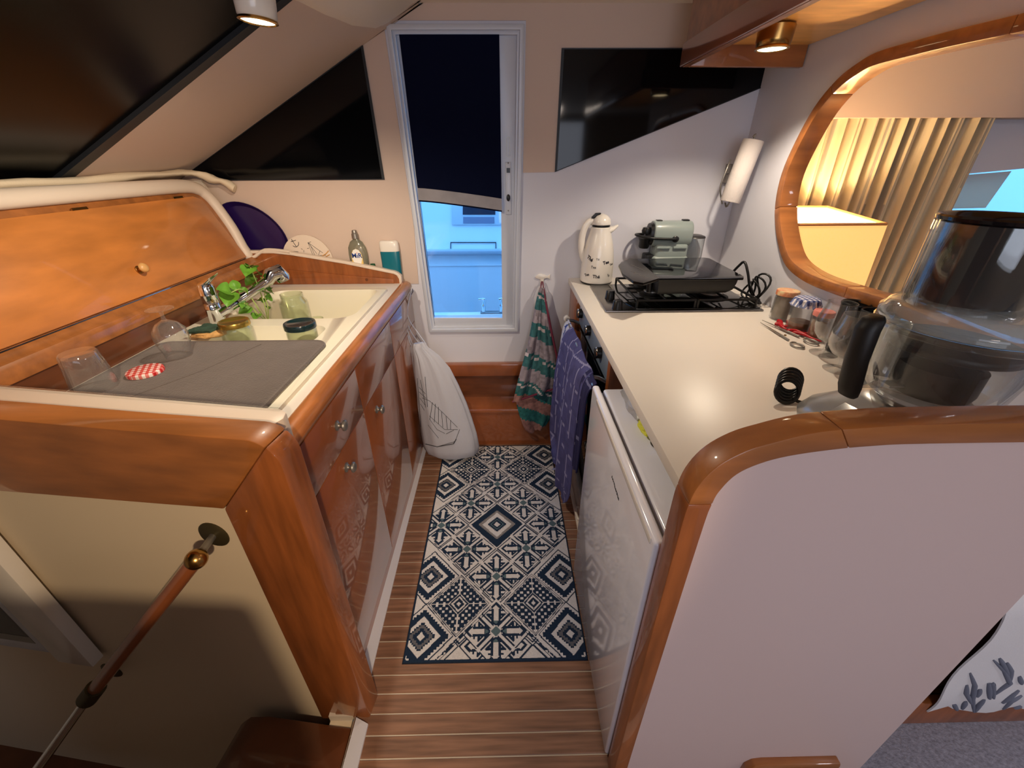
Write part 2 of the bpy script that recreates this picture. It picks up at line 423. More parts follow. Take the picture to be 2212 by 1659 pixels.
cut = [int(n*t) for t in (0, .20, .345, .55, .80)] + [n]
for a, b in zip(cut, cut[1:]):
    idx = [i % n for i in range(a, b+1)]
    strip('frame_segment', [OUT[i]-WN*.014 for i in idx], [IN[i]-WN*.014 for i in idx], WN*.072, CHERRY, ov, bev=.003)
# back and side of the cabin behind the camera
wb = box('wall_back', -2.5, 4.2, -2.55, -2.5, -.9, 2.06, CREAM); meta(wb, kind='structure')
ws2 = box('wall_saloon', 4.15, 4.2, -2.5, 2.2, 0, 2.06, CREAM); meta(ws2, kind='structure')
lf = box('floor_stairwell', -2.5, -.50, -2.5, 2.2, -.95, -.9, CHERRYD); meta(lf, kind='structure')
fb = box('floor_helm', -.52, .98, -2.5, .296, -.03, -.001, TEAK); meta(fb, kind='structure')
hs = root('shadow_blocker', (-.7, -.45, 0), 'unseen shadow blocker added behind the viewpoint', 'seat')  # unseen block added to cast the shadow line on the left bulkhead
box('blocker_base', -1.25, -.06, -.85, -.25, .0, .5, SOFA, hs, bev=.02)
box('blocker_upright', -1.30, -.06, -.34, -.22, .5, 1.275, SOFA, hs, bev=.02, seg=3)
# ------------------------------------------------------------------ near left bulkhead
LP = Vector((-.43, .617, 0)); LD = Vector((-.57, .083, 0)).normalized(); LN = Vector((LD.y, -LD.x, 0))  # LN points away from the viewer
def lb(s, z, o=0): return LP+LD*s+LN*o+Vector((0, 0, z))
if LN.y < 0: LN = -LN
LB = root('left_bulkhead', lb(.3, 0), None, None); meta(LB, kind='structure'); WD[LB.name] = lb(.3, 0)
LB['label'] = 'bulkhead left of the aisle with thick varnished wood edging'
arc = [(.062+.062*math.cos(R(a)), .983+.062*math.sin(R(a))) for a in range(180, 89, -10)]
out_post = [(-.002, -.0)] + [(-.0, .5)] + arc[:6]
solid('panel', [[lb(.15, -.9, .012), lb(.15, .9, .012), lb(2.2, .9, .012), lb(2.2, -.9, .012)]], LN*.03, CREAM, LB)
# post and rail with a mitre between
corner_i = (.172, .855); half = len(arc)//2
po = [lb(0, 0), lb(0, .30), lb(0, .6), lb(0, .9)] + [lb(*p) for p in arc[:half+1]]
pi_ = [lb(.172, -.06 + .0), lb(.172, .2), lb(.172, .45), lb(.172, .70)] + [lb(.172, .80+.055*k/half) for k in range(half+1)]
strip('post', po, pi_, LN*.065, CHERRYV, LB, bev=.006)
ro = [lb(*p) for p in arc[half:]] + [lb(.3, 1.045), lb(.6, 1.048), lb(1.25, 1.052)]
ri = [lb(.172+.02*k/(len(arc)-half), .855-.0*k) for k in range(len(arc)-half)] + [lb(.3, .851), lb(.6, .843), lb(1.25, .825)]
strip('rail', ro, ri, LN*.065, CHERRY, LB, bev=.006)
solid('ledge', [rrp for rrp in [[lb(.075, 0, .066)+Vector((0, 0, 1.03)), lb(.055, 1.03, .08), lb(.05, 1.03, .10), lb(.058, 1.03, .122), lb(.08, 1.03, .134), lb(1.25, 1.045, .134), lb(1.25, 1.045, .066)]]], (0, 0, -.12), LEDGE, LB, bev=.005)
tube('edge_bead', spline([lb(.075, 1.032, .127), lb(.5, 1.038, .127), lb(1.25, 1.046, .127)], 6), .0035, PLAST, LB, seg=8)
# stair side block below the post
bs = solid('step_1', [[lb(.03, -.02, -.02), lb(.035, -.95, -.02), lb(.62, -.95, -.02), lb(.50, -.28, -.02), lb(.44, -.10, -.02), lb(.40, -.055, -.02), lb(.33, -.03, -.02)]], LN*-.16, CHERRYD, bev=.012)
meta(bs, 'dark varnished wooden stair cheek at the foot of the left bulkhead', 'step')
ft = solid('trim_2', [[(-.47, .617, .0), (-.43, .60, 0), (-.43, .20, 0), (-.475, .20, 0)]], (0, 0, .008), WHITEW); meta(ft, 'pale floor trim below the left post', kind='structure')
# handrail
hr = root('handrail', lb(.241, .754), 'wooden stair handrail with a brass ball end on the left bulkhead', 'handrail')
def disc(name, c, nrm, r, h, mt, parent, seg=28, dome=0, **k):
    q = nrm.to_track_quat('Z', 'Y').to_matrix().to_4x4(); M = Matrix.Translation(c) @ q
    return lathe(name, [(0, 0), (r, 0), (r*1.0, h*.4), (r*.86, h), (0, h+dome)], mt, parent, False, seg, M, **k)
ftop = lb(.241, .757, .012)
ball = hp(424, 1208, lb(0, 0, -.055), LN)
low = hp(196, 1500, lb(0, 0, -.15), LN)
end = hp(60, 1690, lb(0, 0, -.30), LN)
disc('flange', ftop, -LN, .036, .006, DBRASS, hr)
bm = bmesh.new(); cyl_between(bm, ftop, ball, .008); fin(bm, 'bracket', PEWTER, hr, smooth=50)
bm = bmesh.new(); bmesh.ops.create_uvsphere(bm, u_segments=24, v_segments=14, radius=.0215); bmesh.ops.translate(bm, vec=ball, verts=bm.verts); fin(bm, 'ball_end', BRASS, hr, smooth=60)
tube('grip', [ball, ball.lerp(low, .5), low], .0165, CHERRYX, hr, 20)
disc('flange', hp(242, 1447, lb(0, 0, .012), LN), -LN, .036, .006, DBRASS, hr)
bm = bmesh.new(); cyl_between(bm, hp(242, 1447, lb(0, 0, .012), LN), ball.lerp(low, .86), .008); fin(bm, 'bracket', DBRASS, hr, smooth=50)
tube('collar', [low.lerp(ball, .06), low.lerp(end, .06)], .022, DBRASS, hr, 20)
tube('tube', [low, end], .0105, CHROME, hr, 16)
disc('flange', hp(110, 1640, lb(0, 0, .012), LN), -LN, .036, .006, DBRASS, hr)
# white hatch frame at the left edge
hf = root('hatch', lb(.95, .4), 'white framed hatch with a dark pane left of the handrail', 'hatch')
A = [lb(.985, .155, -.02), lb(.985, .85, -.02), lb(1.45, .85, -.02), lb(1.45, .155, -.02)]
B_ = [lb(1.035, .20, -.02), lb(1.035, .80, -.02), lb(1.40, .80, -.02), lb(1.40, .20, -.02)]
strip('frame', A, B_, LN*.028, ALU, hf, bev=.003, closed=True)
C_ = [lb(1.05, .215, -.012), lb(1.05, .79, -.012), lb(1.39, .79, -.012), lb(1.39, .215, -.012)]
strip('seal', B_, C_, LN*.02, PEWTER, hf, closed=True)
solid('pane', [C_], LN*.006, BLACKG, hf)
solid('door_edge', [[lb(.86, .13, -.03), lb(.985, .13, -.03), lb(.985, .9, -.03), lb(.86, .9, -.03)]], LN*.035, WHITEP, hf, bev=.003)
# ------------------------------------------------------------------ sink cabinet
sc = root('sink_cabinet', (-.8, 1.4, 0), 'glossy cherry wood sink cabinet with drawers left of the rug', 'cabinet')
solid('carcass', [[(-.508, .69, 0), (-.508, 2.075, 0), (-1.19, 2.075, 0), (-1.19, .80, 0)]], (0, 0, .78), CHERRYD, sc)
fx0, fx1 = -.508, -.4965
def front(name, y0, y1, z0, z1, knob=None):
    d = box(name, fx0, fx1, y0+.0016, y1-.0016, z0+.0016, z1-.0016, CHERRYX, sc, bev=.0015)
    if knob:
        c = Vector((fx1, knob[0], knob[1])); M = Matrix.Translation(c) @ Matrix.Rotation(R(90), 4, 'Y')
        o = lathe('knob', [(0, 0), (.015, 0), (.0155, .003), (.009, .006), (.0065, .012), (.0085, .016), (.0165, .021), (.0165, .025), (.012, .029), (0, .031)], PEWTER, d, False, 24, M)
    return d
front('drawer', .69, 1.212, .735, .90, (.998, .822))
front('drawer', 1.212, 1.667, .735, .90)
front('drawer', 1.667, 2.14, .735, .90)
front('door', .69, 1.212, .045, .735, (.991, .672))
front('door', 1.212, 1.667, .045, .735, (1.33, .668))
front('door', 1.667, 2.14, .045, .735)
box('kickboard', -.52, -.498, .66, 2.14, 0, .045, CHERRYX, sc)
nose = [(-.535, .948), (-.520, .960), (-.500, .962), (-.484, .952), (-.478, .935), (-.484, .918), (-.497, .908), (-.515, .905), (-.535, .905)]
no = loft('edge_rail', [[(x, y, z) for x, z in nose] for y in (.685, 1.1, 1.6, 2.05, 2.085)] + [[((x+.506)*.6-.506, 2.10, (z-.933)*.7+.933) for x, z in nose]], NOSING, sc, label='worn wooden rail along the counter front')
# pale floor strips
t3 = solid('trim_3', [[(-.503, .715, 0), (-.459, .715, 0), (-.470, 1.3, 0), (-.4775, 1.99, 0), (-.503, 1.99, 0)]], (0, 0, .006), WHITEW); meta(t3, 'pale strip along the foot of the sink cabinet', kind='structure')
# counter with the sink cut-out
SO = rrect(-1.175, -.565, .815, 1.985, (.05, .05, .05, .05), .95)
ct = solid('worktop', [[(-1.205, .73, .95), (-.53, .665, .95), (-.53, 2.14, .95), (-1.205, 2.14, .95)], rrect(-1.16, -.58, .83, 1.97, .045, .95)], (0, 0, -.05), WTOP, bev=.0)
meta(ct, 'white worktop around the cream sink on the left cabinet', 'worktop')
sk = root('sink', (-.87, 1.4, .95), 'cream ceramic double sink with drainer set in the left worktop', 'sink')
BB = rrect(-1.10, -.60, 1.53, 1.935, (.05, .09, .06, .075), .962); SB = rrect(-1.02, -.655, 1.275, 1.455, (.055, .055, .055, .055), .962)
solid('deck', [SO_ := [Vector((p.x, p.y, .962)) for p in SO], BB, SB], (0, 0, -.0125), SINKM, sk, bev=.004)
def basin(name, x0, x1, y0, y1, rs, depth):
    rings = [rrect(x0, x1, y0, y1, rs, .962)]
    for d, ins in ((.008, .003), (.02, .006), (depth-.03, .022), (depth-.012, .03), (depth-.003, .042), (depth, .06)):
        rings.append(rrect(x0+ins, x1-ins, y0+ins, y1-ins, [max(.02, r-ins*.3) for r in rs], .962-d))
    b = bmesh.new(); loft_bm(b, rings, True, False)
    last = [v for v in b.verts][-len(rings[0]):]; b.faces.new(last)
    bmesh.ops.solidify(b, geom=b.faces[:], thickness=.004)
    return fin(b, name, SINKM, sk, smooth=50)
basin('basin', -1.10, -.60, 1.53, 1.935, (.05, .09, .06, .075), .155)
basin('basin', -1.02, -.655, 1.275, 1.455, (.055,)*4, .072)
lathe('drain_plug', [(0, .006), (.018, .006), (.02, 0), (.02, -.004), (0, -.004)], BLACKP, sk, False, 24, TM((-.82, 1.335, .8985)))
# back panel, ledge and end board of the sink recess
bp_ = root('sink_surround', (-1.2, 1.5, .95), 'cherry wood fiddle boards around the back and end of the sink', 'trim')
box('back_board', -1.225, -1.2, .74, 2.09, .945, 1.03, CHERRYD, bp_)
prof = [(-1.36, 1.028), (-1.195, 1.028), (-1.195, 1.060), (-1.203, 1.072), (-1.217, 1.076), (-1.222, 1.083), (-1.232, 1.090), (-1.247, 1.086), (-1.252, 1.078), (-1.36, 1.078)]
loft('ledge_rail', [[(x, y, z) for x, z in prof] for y in (.76, 1.3, 2.09)], CHERRY, bp_, smooth=40)
eb = [(-1.30, .945), (-.537, .945), (-.537, .975), (-.545, .992), (-.56, 1.0), (-.80, 1.052), (-1.05, 1.095), (-1.13, 1.104), (-1.30, 1.104)]
solid('end_board', [[(x, 2.085, z) for x, z in eb]], (0, .018, 0), CHERRYV, bp_)
solid('end_strip', [[(-1.195, 2.079, .951), (-.565, 2.079, .951), (-.565, 2.079, .972), (-.80, 2.079, .995), (-1.195, 2.079, 1.035)]], (0, .006, 0), CHERRYV, bp_, bev=.001)
lathe('screw_cap', [(0, .004), (.006, .003), (.007, 0)], CHERRYD, bp_, False, 12, TM((-.70, 2.079, .972), rx=R(90)))
cap = [(x, z) for x, z in eb[1:]]
strip('end_cap', [(x+(.012 if z < .985 else .004), 2.08, z+(.0 if z < .96 else .012)) for x, z in cap], [(x-.001, 2.08, z-.001) for x, z in cap], (0, .03, 0), LEDGE, bp_, bev=.002)
shf = box('shelf', -1.6, -.535, 2.103, FY, .90, .94, LEDGE); meta(shf, 'narrow cream shelf behind the sink end board', 'shelf')
# ------------------------------------------------------------------ locker left
lk = root('locker', (-1.3, 1.5, 1.09), 'sloping cherry wood locker front above the sink', 'locker')
def lkp(y, t, o=0):   # t along slope
    d = Vector((-.118, 0, .296)).normalized(); nn = Vector((.296, 0, .118)).normalized()
    p = Vector((-1.25, y, 1.088)) + d*t*.3187 + nn*o; return p
solid('lid', [[lkp(.5, .012), lkp(2.05, .012), lkp(2.02, .88), lkp(1.98, .93), lkp(.5, .93)]], Vector((.93, 0, .37))*.006, CHERRYL, lk, bev=.0015)
solid('carcass', [[lkp(.5, 0, -.002), lkp(2.075, 0, -.002), lkp(2.06, .9, -.002), lkp(2.0, 1.03, -.002), lkp(.5, 1.03, -.002)]], Vector((-.93, 0, -.37))*.02, CHERRY, lk)
for yy in (1.41, 1.86):
    solid('hinge', [[lkp(yy, .925, .004), lkp(yy+.055, .925, .004), lkp(yy+.055, .95, .004), lkp(yy, .95, .004)]], Vector((.93, 0, .37))*.004, BRASS, lk)
kb = lkp(1.43, .36, .006); kb = hp(300, 583, lkp(0, 0, .006), Vector((.296, 0, .118)).normalized())
q = Vector((.296, 0, .118)).normalized().to_track_quat('Z', 'Y').to_matrix().to_4x4()
kn = lathe('knob', [(0, 0), (.014, 0), (.014, .003), (.007, .006), (.006, .012), (.009, .015)], BRASS, lk, False, 20, Matrix.Translation(kb) @ q)
lathe('knob_cap', [(.008, .014), (.0165, .019), (.0165, .024), (.012, .029), (0, .031)], KNOBW, kn, False, 20, Matrix.Translation(kb) @ q)
# cream moulded surround of the locker
sr = root('locker_surround', (-1.35, 1.6, 1.1), 'cream moulded surround of the sloping locker', 'trim')
Pz = [lkp(2.075, .0, .004), lkp(2.09, .45, .004), lkp(2.085, .80, .004), lkp(2.065, .95, .004), lkp(2.03, 1.03, .004), lkp(1.95, 1.07, .004), lkp(1.7, 1.08, .004), lkp(1.2, 1.085, .004), lkp(.5, 1.09, .004)]
Pc = spline([Vector((-1.05, 2.085, 1.109)), Vector((-1.17, 2.09, 1.118))] + Pz, 5)
tube('moulding', Pc, [.010]*10+[.028]*(len(Pc)-10), LEDGE, sr, 14, flat=.8)
solid('top_panel', [[(-1.385, .5, 1.418), (-1.385, 2.06, 1.42), (-1.62, 2.148, 1.40), (-1.62, .5, 1.40)]], (0, 0, -.02), LEDGE, sr)
solid('end_panel', [[(-1.245, 2.10, 1.09), (-1.385, 2.11, 1.425), (-1.60, 2.11, 1.40), (-1.60, 2.10, 1.0), (-1.245, 2.10, 1.0)]], (0, .012, 0), LEDGE, sr)
# folded cream curtain lying on top
def rumple(path, r, seed, nm, mt, parent=None, flat=.6):
    bm = bmesh.new(); P = spline(path, 8); tube_bm(bm, P, r, 18, flat=flat)
    for v in bm.verts:
        d = noise.noise(Vector((v.co.x*14, v.co.y*3, v.co.z*26+seed)))*.012 + noise.noise(v.co*55)*.003
        v.co.z += d; v.co.x += d*.4
    return fin(bm, nm, mt, parent, smooth=70)
cu = rumple([(-1.42, .5, 1.432), (-1.425, 1.0, 1.440), (-1.43, 1.5, 1.442), (-1.42, 1.9, 1.448), (-1.38, 2.06, 1.452), (-1.30, 2.10, 1.42), (-1.245, 2.115, 1.385)], .026, 2, 'folded_curtain', FABR)
meta(cu, 'cream curtain rolled along the foot of the windscreen', 'curtain')
# ------------------------------------------------------------------ glass door with blind
dr = root('door_1', (-.2, FY, dz0), None, None); meta(dr, kind='structure')
do = [Vector((x, FY, z)) for x, z in door]
def exp2(P, d):
    c = sum(P, Vector())/len(P); return [Vector((p.x+(d if p.x > c.x else -d), p.y, p.z+(d if p.z > c.z else -d))) for p in P]
strip('casing', [p+Vector((0, -.016, 0)) for p in exp2(do, .004)], [p+Vector((0, -.016, 0)) for p in exp2(do, -.014)], (0, .05, 0), ALU, dr, bev=.002, closed=True)
strip('frame', [p+Vector((0, .0, 0)) for p in exp2(do, -.013)], [p+Vector((0, .0, 0)) for p in exp2(do, -.026)], (0, .05, 0), ALU, dr, bev=.002, closed=True)
strip('sash', [p+Vector((0, .016, 0)) for p in exp2(do, -.026)], [Vector((-.399, FY+.016, .735)), Vector((-.019, FY+.016, .731)), Vector((-.014, FY+.016, 1.945)), Vector((-.423, FY+.016, 1.946))], (0, .03, 0), ALU, dr, bev=.002, closed=True)
solid('pane', [[(-.402, FY+.03, .73), (-.015, FY+.03, .73), (-.01, FY+.03, 1.95), (-.427, FY+.03, 1.95)]], (0, .004, 0), PANE, dr)
def lock():
    c = hy(1098, 400, FY+.012)
    p = box('lock_plate', c.x-.013, c.x+.013, FY+.009, FY+.016, hy(1098, 464, FY).z, hy(1098, 350, FY).z, ALU, dr, bev=.002)
    a = hy(1098, 368, FY+.01); box('latch_hole', a.x-.008, a.x+.008, FY+.006, FY+.012, a.z-.010, a.z+.010, BLACKP, p)
    a = hy(1098, 427, FY+.01); o = lathe('thumb_turn', [(0, 0), (.009, 0), (.009, .01), (.006, .013), (0, .013)], BLACKP, p, False, 20, TM((a.x, FY+.009, a.z), rx=R(90)), sy=1.7)
    for yy in (352, 455):
        a = hy(1098, yy, FY+.01); lathe('screw', [(0, .002), (.003, .001), (.0035, 0)], PEWTER, p, False, 10, TM((a.x, FY+.0085, a.z), rx=R(90)))
    t = hy(1098, 295, FY+.012); b_ = hy(1098, 340, FY+.012)
    o = rrect(t.x-.008, t.x+.008, b_.z, t.z, .0078, 0)
    i_ = rrect(t.x-.0055, t.x+.0055, b_.z+.003, t.z-.003, .0052, 0)
    strip('finger_pull', [(p.x, FY+.012, p.y) for p in o], [(p.x, FY+.012, p.y) for p in i_], (0, .006, 0), PEWTER, dr, closed=True)
lock()
# roller blind
bl = root('roller_blind', (-.2, FY-.01, 1.95), 'navy roller blind half lowered over the glass door', 'blind')
def sheet(name, grid, mt, parent=None, th=.002, label=None, smooth=60):
    bm = bmesh.new(); loft_bm(bm, grid, False, False)
    bmesh.ops.recalc_face_normals(bm, faces=bm.faces); bmesh.ops.solidify(bm, geom=bm.faces[:], thickness=th)
    return fin(bm, name, mt, parent, smooth=smooth, label=label)
def bx(t, z):  # left and right edge of the cloth
    l = -.42 + (1.95-z)*.020; r = -.0135; return l+(r-l)*t
rows = []
N = 16
botz = lambda t: 1.385 - .048*t**1.6 - .012*math.sin(math.pi*t)*.3
for k in range(N+1):
    s = k/N; row = []
    for i in range(13):
        t = i/12; z = 1.948+(botz(t)-1.948)*s
        row.append(Vector((bx(t, z), FY-.002-.012*s*math.sin(math.pi*t), z)))
    rows.append(row)
sheet('cloth', rows, NAVY, bl)
rows2 = [[Vector((p.x, p.y-.001, p.z-.052*k/3)) for p in rows[-1]] for k in range(4)]
sheet('hem_bar', rows2, HEM, bl, .004)
tube('hem_cord', [Vector((p.x, p.y-.001, p.z-.055)) for p in rows[-1]], .004, NAVY, bl, 8)
# ------------------------------------------------------------------ step under the door
st = root('step', (0, 2.0, 0), 'varnished wooden step below the glass door', 'step')
box('riser', -.50, .42, 1.987, 2.01, 0, .225, CHERRYX, st)
box('tread', -.50, .42, 1.975, FY, .225, .252, CHERRYX, st, bev=.008)
box('back_riser', -.50, .42, 2.125, FY, .252, .40, CHERRYD, st)
box('rail', -.50, .42, 2.105, FY, .40, .475, CHERRYX, st, bev=.006)
# ------------------------------------------------------------------ near right bulkhead
RB = root('right_bulkhead', (.5, .457, 0), None, None); meta(RB, kind='structure')
RB['label'] = 'pale bulkhead right of the aisle edged in varnished wood'
yf = .457
o_ = [(.275, -.02), (.275, .5), (.275, .95), (.277, 1.035), (.286, 1.078), (.306, 1.112), (.338, 1.137), (.375, 1.152), (.43, 1.168), (.50, 1.175), (.60, 1.179), (.957, 1.179)]
i_ = [(.309, -.02), (.309, .5), (.311, .95), (.314, 1.035), (.321, 1.066), (.337, 1.094), (.365, 1.113), (.402, 1.126), (.458, 1.136), (.515, 1.142), (.60, 1.145), (.957, 1.145)]
so = spline([(x, 0, z) for x, z in o_], 4); si = spline([(x, 0, z) for x, z in i_], 4)
cs = [0, 12, 30, len(so)-1]
for nm, a, b in (('post', 0, 12), ('corner', 12, 34), ('rail', 34, len(so)-1)):
    strip(nm, [(p.x, yf, p.z) for p in so[a:b+1]], [(p.x, yf, p.z) for p in si[a:b+1]], (0, .048, 0), CHERRYV if nm == 'post' else CHERRY, RB, bev=.0025)
solid('panel', [[(p.x-.002, yf+.006, p.z+.002) for p in si] + [(.957, yf+.006, -.02)]], (0, .036, 0), GREYW, RB)
fo = [(.62, -.01), (.62, .09), (.635, .112), (.66, .118), (.86, .118), (.865, .10), (.865, -.01)]
sb = solid('foot_block', [[(x, yf-.012, z) for x, z in fo]], (0, .02, 0), CHERRY, bev=.004); meta(sb, 'small rounded wooden block at the foot of the right bulkhead', 'block')
# ------------------------------------------------------------------ right worktop and oven column
wt = solid('worktop', [[(.333, .505, .955), (.333, 2.149, .955), (1.107, 2.149, .955), (rwp(.506, 0).x-.001, .505, .955)]], (0, 0, -.03), WTOP, bev=.002)
meta(wt, 'white worktop with the gas hob on the right side', 'worktop')
oc = root('oven_cabinet', (.7, 1.7, 0), 'cherry wood cabinet carcass holding the oven below the hob', 'cabinet')
box('end_stile', .345, .375, 1.93, 2.145, .60, .922, CHERRYV, oc, bev=.002)
box('end_rail', .352, .372, 1.955, 2.145, .40, .62, CHERRYD, oc)
box('side_panel', .37, .95, 1.245, 1.262, .0, .922, CHERRYV, oc)
box('back_panel', .40, 1.0, 1.262, 2.145, .0, .06, CHERRYD, oc)
box('side_stile', .352, .37, 1.235, 1.27, .78, .922, CHERRYV, oc)
box('inner_panel', .372, .385, 1.925, 2.145, .02, .9, BLACKM, oc)
ovn = root('oven', (.6, 1.6, .3), 'built-in oven with three black knobs and steel panel', 'oven')
box('body', .385, .92, 1.285, 1.905, .12, .90, BLACKM, ovn)
cp = box('control_panel', .360, .385, 1.275, 1.915, .795, .922, mat('oven_steel_panel', (138, 154, 176), .3, metal=.25), ovn, bev=.003)
for px in ((1253, 677), (1270, 714), (1293, 762)):
    c = hx(px[0], px[1], .35)
    k = lathe('knob', [(0, 0), (.0225, 0), (.021, .02), (.019, .024), (0, .024)], BLACKP, cp, False, 24, TM((.3595, c.y, c.z), ry=R(-90)))
    lathe('knob_ring', [(.0185, .0235), (.0215, .021), (.0225, .018)], CHROME, k, False, 24, TM((.3595, c.y, c.z), ry=R(-90)))
box('door', .355, .385, 1.28, 1.91, .16, .785, BLACKG, ovn, bev=.004)
BX, BZ = .300, .815
for yy in (1.30, 1.895):
    tube('handle_bracket', [(.36, yy, BZ-.02), (.33, yy, BZ-.004), (BX-.004, yy, BZ)], .008, STEEL, ovn, 12)
tube('handle_bar', [(BX, 1.22, BZ), (BX, 1.905, BZ)], .008, STEEL, ovn, 12)
lathe('bar_end', [(0, 0), (.014, 0), (.016, .006), (.016, .022), (.012, .027), (0, .027)], WHITEP, ovn, False, 20, TM((BX, 1.90, BZ), rx=R(-90)))
# low white drawer front under the oven
wd_ = root('low_drawer', (.34, 1.5, 0), 'white drawer front at floor level below the oven', 'drawer')
box('front', .335, .355, 1.19, 1.775, .004, .155, WHITEP, wd_, bev=.003)
box('foot_strip', .318, .335, 1.16, 1.775, .002, .02, WHITEP, wd_, bev=.002)
tube('handle', spline([(.335, 1.40, .075), (.318, 1.395, .075), (.313, 1.36, .075), (.318, 1.325, .075), (.335, 1.32, .075)], 5), .006, WHITEP, wd_, 10)
# towels on the oven handle
def wavy(y0, y1, z, n, amp, ph, x):
    return [Vector((x+amp*math.sin(ph+k/n*(y1-y0)*60)+.3*amp*math.sin(ph*2+k*1.7), y0+(y1-y0)*k/n, z)) for k in range(n+1)]
def dye(o, fn):
    me = o.data; a = me.color_attributes.new('dye', 'FLOAT_COLOR', 'CORNER'); n = len(me.loops); buf = np.ones((n, 4), np.float32)
    off = wd(o) if o.parent is None else wd(o.parent)
    cache = {}
    for p in me.polygons:
        c = p.center + off
        col = fn(c)
        for li in p.loop_indices: buf[li, :3] = col
    a.data.foreach_set('color', buf.ravel())
TOWEL = attr_mat('dyed_towel', bump=.5, bscale=260)
PRINT = attr_mat('printed_cloth', bump=.15, bscale=300)
def hang(name, left, right, zs, x_fn, colfn, amp=.01, label=None, cat='towel', nx=26, th=.004, mt=None, freq=55, seed=0, sub=3):
    """cloth sheet: left/right edge positions listed from top to bottom"""
    L = spline(left, sub); Rr = spline(right, sub); rows = []
    M_ = len(L)
    for j, (a, b) in enumerate(zip(L, Rr)):
        row = []; v = j/(M_-1)
        for k in range(nx+1):
            t = k/nx; p = a.lerp(b, t); wid = (b-a).length
            d = (b-a).normalized(); nn = Vector((d.y, -d.x, 0)); 
            nn = nn.normalized() if nn.length > 1e-4 else Vector((0, -1, 0))
            a_ = amp*min(1, .25+v)*(math.sin(t*freq*.18+seed+v*1.3)+.45*math.sin(t*freq*.43+seed*2-v*2))
            row.append(p+nn*a_)
        rows.append(row)
    bm = bmesh.new(); loft_bm(bm, rows, False, False)
    bmesh.ops.recalc_face_normals(bm, faces=bm.faces); bmesh.ops.solidify(bm, geom=bm.faces[:], thickness=th)
    o = fin(bm, name, mt or TOWEL, smooth=80)
    meta(o, label, cat); dye(o, colfn); return o
def c3(r, g, b): return lin((r, g, b))
def bluecol(c):
    base = c3(84, 84, 134); k = noise.noise(c*30)*.25
    col = [v*(1+k) for v in base]
    if abs((c.z*9+c.y*1.5) % 1-.5) < .022 or abs((c.y*8+c.z*.6) % 1-.5) < .03: col = c3(150, 150, 190)
    return col
def whitecol(c):
    n_ = noise.noise(Vector((c.x*30, c.y*42, c.z*42)))
    return c3(60, 80, 150) if n_ > .28 else c3(196, 198, 214)
def navycol(c):
    col = c3(48, 48, 88)
    if abs((c.z*8) % 1-.5) < .02: col = c3(110, 112, 150)
    return col
g1 = hang('tea_towel', [(BX+.004, 1.875, BZ+.012), (BX-.022, 1.872, BZ-.03), (BX-.03, 1.89, .62), (BX-.03, 1.90, .45)], [(BX+.004, 1.62, BZ+.012), (BX-.022, 1.61, BZ-.03), (BX-.03, 1.60, .62), (BX-.03, 1.58, .47)], 0, None, whitecol, .006, 'white tea towel with blue print hanging on the oven handle', nx=40, sub=14)
g2 = hang('tea_towel', [(BX+.006, 1.76, BZ+.018), (BX-.03, 1.76, BZ-.03), (BX-.046, 1.80, .62), (BX-.05, 1.84, .42), (BX-.052, 1.86, .19), (BX-.052, 1.66, .14)], [(BX+.006, 1.30, BZ+.018), (BX-.03, 1.29, BZ-.03), (BX-.04, 1.31, .62), (BX-.042, 1.33, .42), (BX-.045, 1.34, .20), (BX-.045, 1.46, .04)], 0, None, bluecol, .012, 'violet-blue checked tea towel, widest on the oven handle', nx=60, sub=14, seed=1)
g3 = hang('tea_towel', [(BX+.006, 1.33, BZ+.016), (BX-.024, 1.33, BZ-.03), (BX-.028, 1.34, .62), (BX-.03, 1.33, .38)], [(BX+.006, 1.22, BZ+.016), (BX-.024, 1.215, BZ-.03), (BX-.028, 1.22, .62), (BX-.03, 1.24, .42)], 0, None, navycol, .004, 'dark navy tea towel nearest the fridge', nx=30, sub=14, seed=2)
# fish hook and terry towel on the far wall
fh = hy(1170, 598, FY)
hk = root('fish_hook', (fh.x, FY, fh.z), 'white fish-shaped wall hook right of the door', 'hook')
fish = [(-.028, .0), (-.018, .010), (-.004, .014), (.012, .010), (.022, .004), (.036, .012), (.034, .0), (.037, -.010), (.022, -.004), (.010, -.008), (.008, -.03), (-.006, -.03), (-.006, -.010), (-.018, -.007)]
solid('plate', [[(fh.x+x, FY-.001, fh.z+z) for x, z in [(a*1.25, b*1.25) for a, b in fish]]], (0, -.006, 0), WHITEP, hk, bev=.0015)
tube('peg', [(fh.x+.001, FY-.005, fh.z-.022), (fh.x+.001, FY-.022, fh.z-.026), (fh.x+.001, FY-.026, fh.z-.012)], .004, WHITEP, hk, 8)
def terry(c):
    s = c.z + .45*(c.x-.18) + .012*noise.noise(c*12)
    n_ = noise.noise(c*70)*.9
    v = (s*6.2) % 1
    if v < .34: col = c3(58, 104, 108)
    elif v < .40: col = c3(188, 176, 178)
    elif v < .50: col = c3(52, 100, 104)
    else: col = c3(148, 138, 146)
    if s < .34: col = c3(150, 110, 104) if v > .5 else c3(44, 104, 104)
    return [x*(1+n_*.5) for x in col]
def hyy(L, d=0):
    return [hy(x, y, float(np.interp(y, [622, 655, 739, 821, 866, 935], [2.11, 2.10, 2.055, 1.975, 1.955, 1.95]))+d) for x, y in L]
def hyl(L, Y): return [hy(x, y, Y) for x, y in L]
tw = hang('hand_towel', hyy([(1169, 622), (1160, 655), (1143, 739), (1120, 821), (1108, 866)]), hyy([(1174, 622), (1183, 668), (1200, 747), (1212, 803), (1205, 838)]), 0, None, terry, .018, 'teal and grey striped terry towel hanging from the fish hook', nx=36, th=.008, sub=12, freq=60)
wd_t = bpy.data.objects['hand_towel']
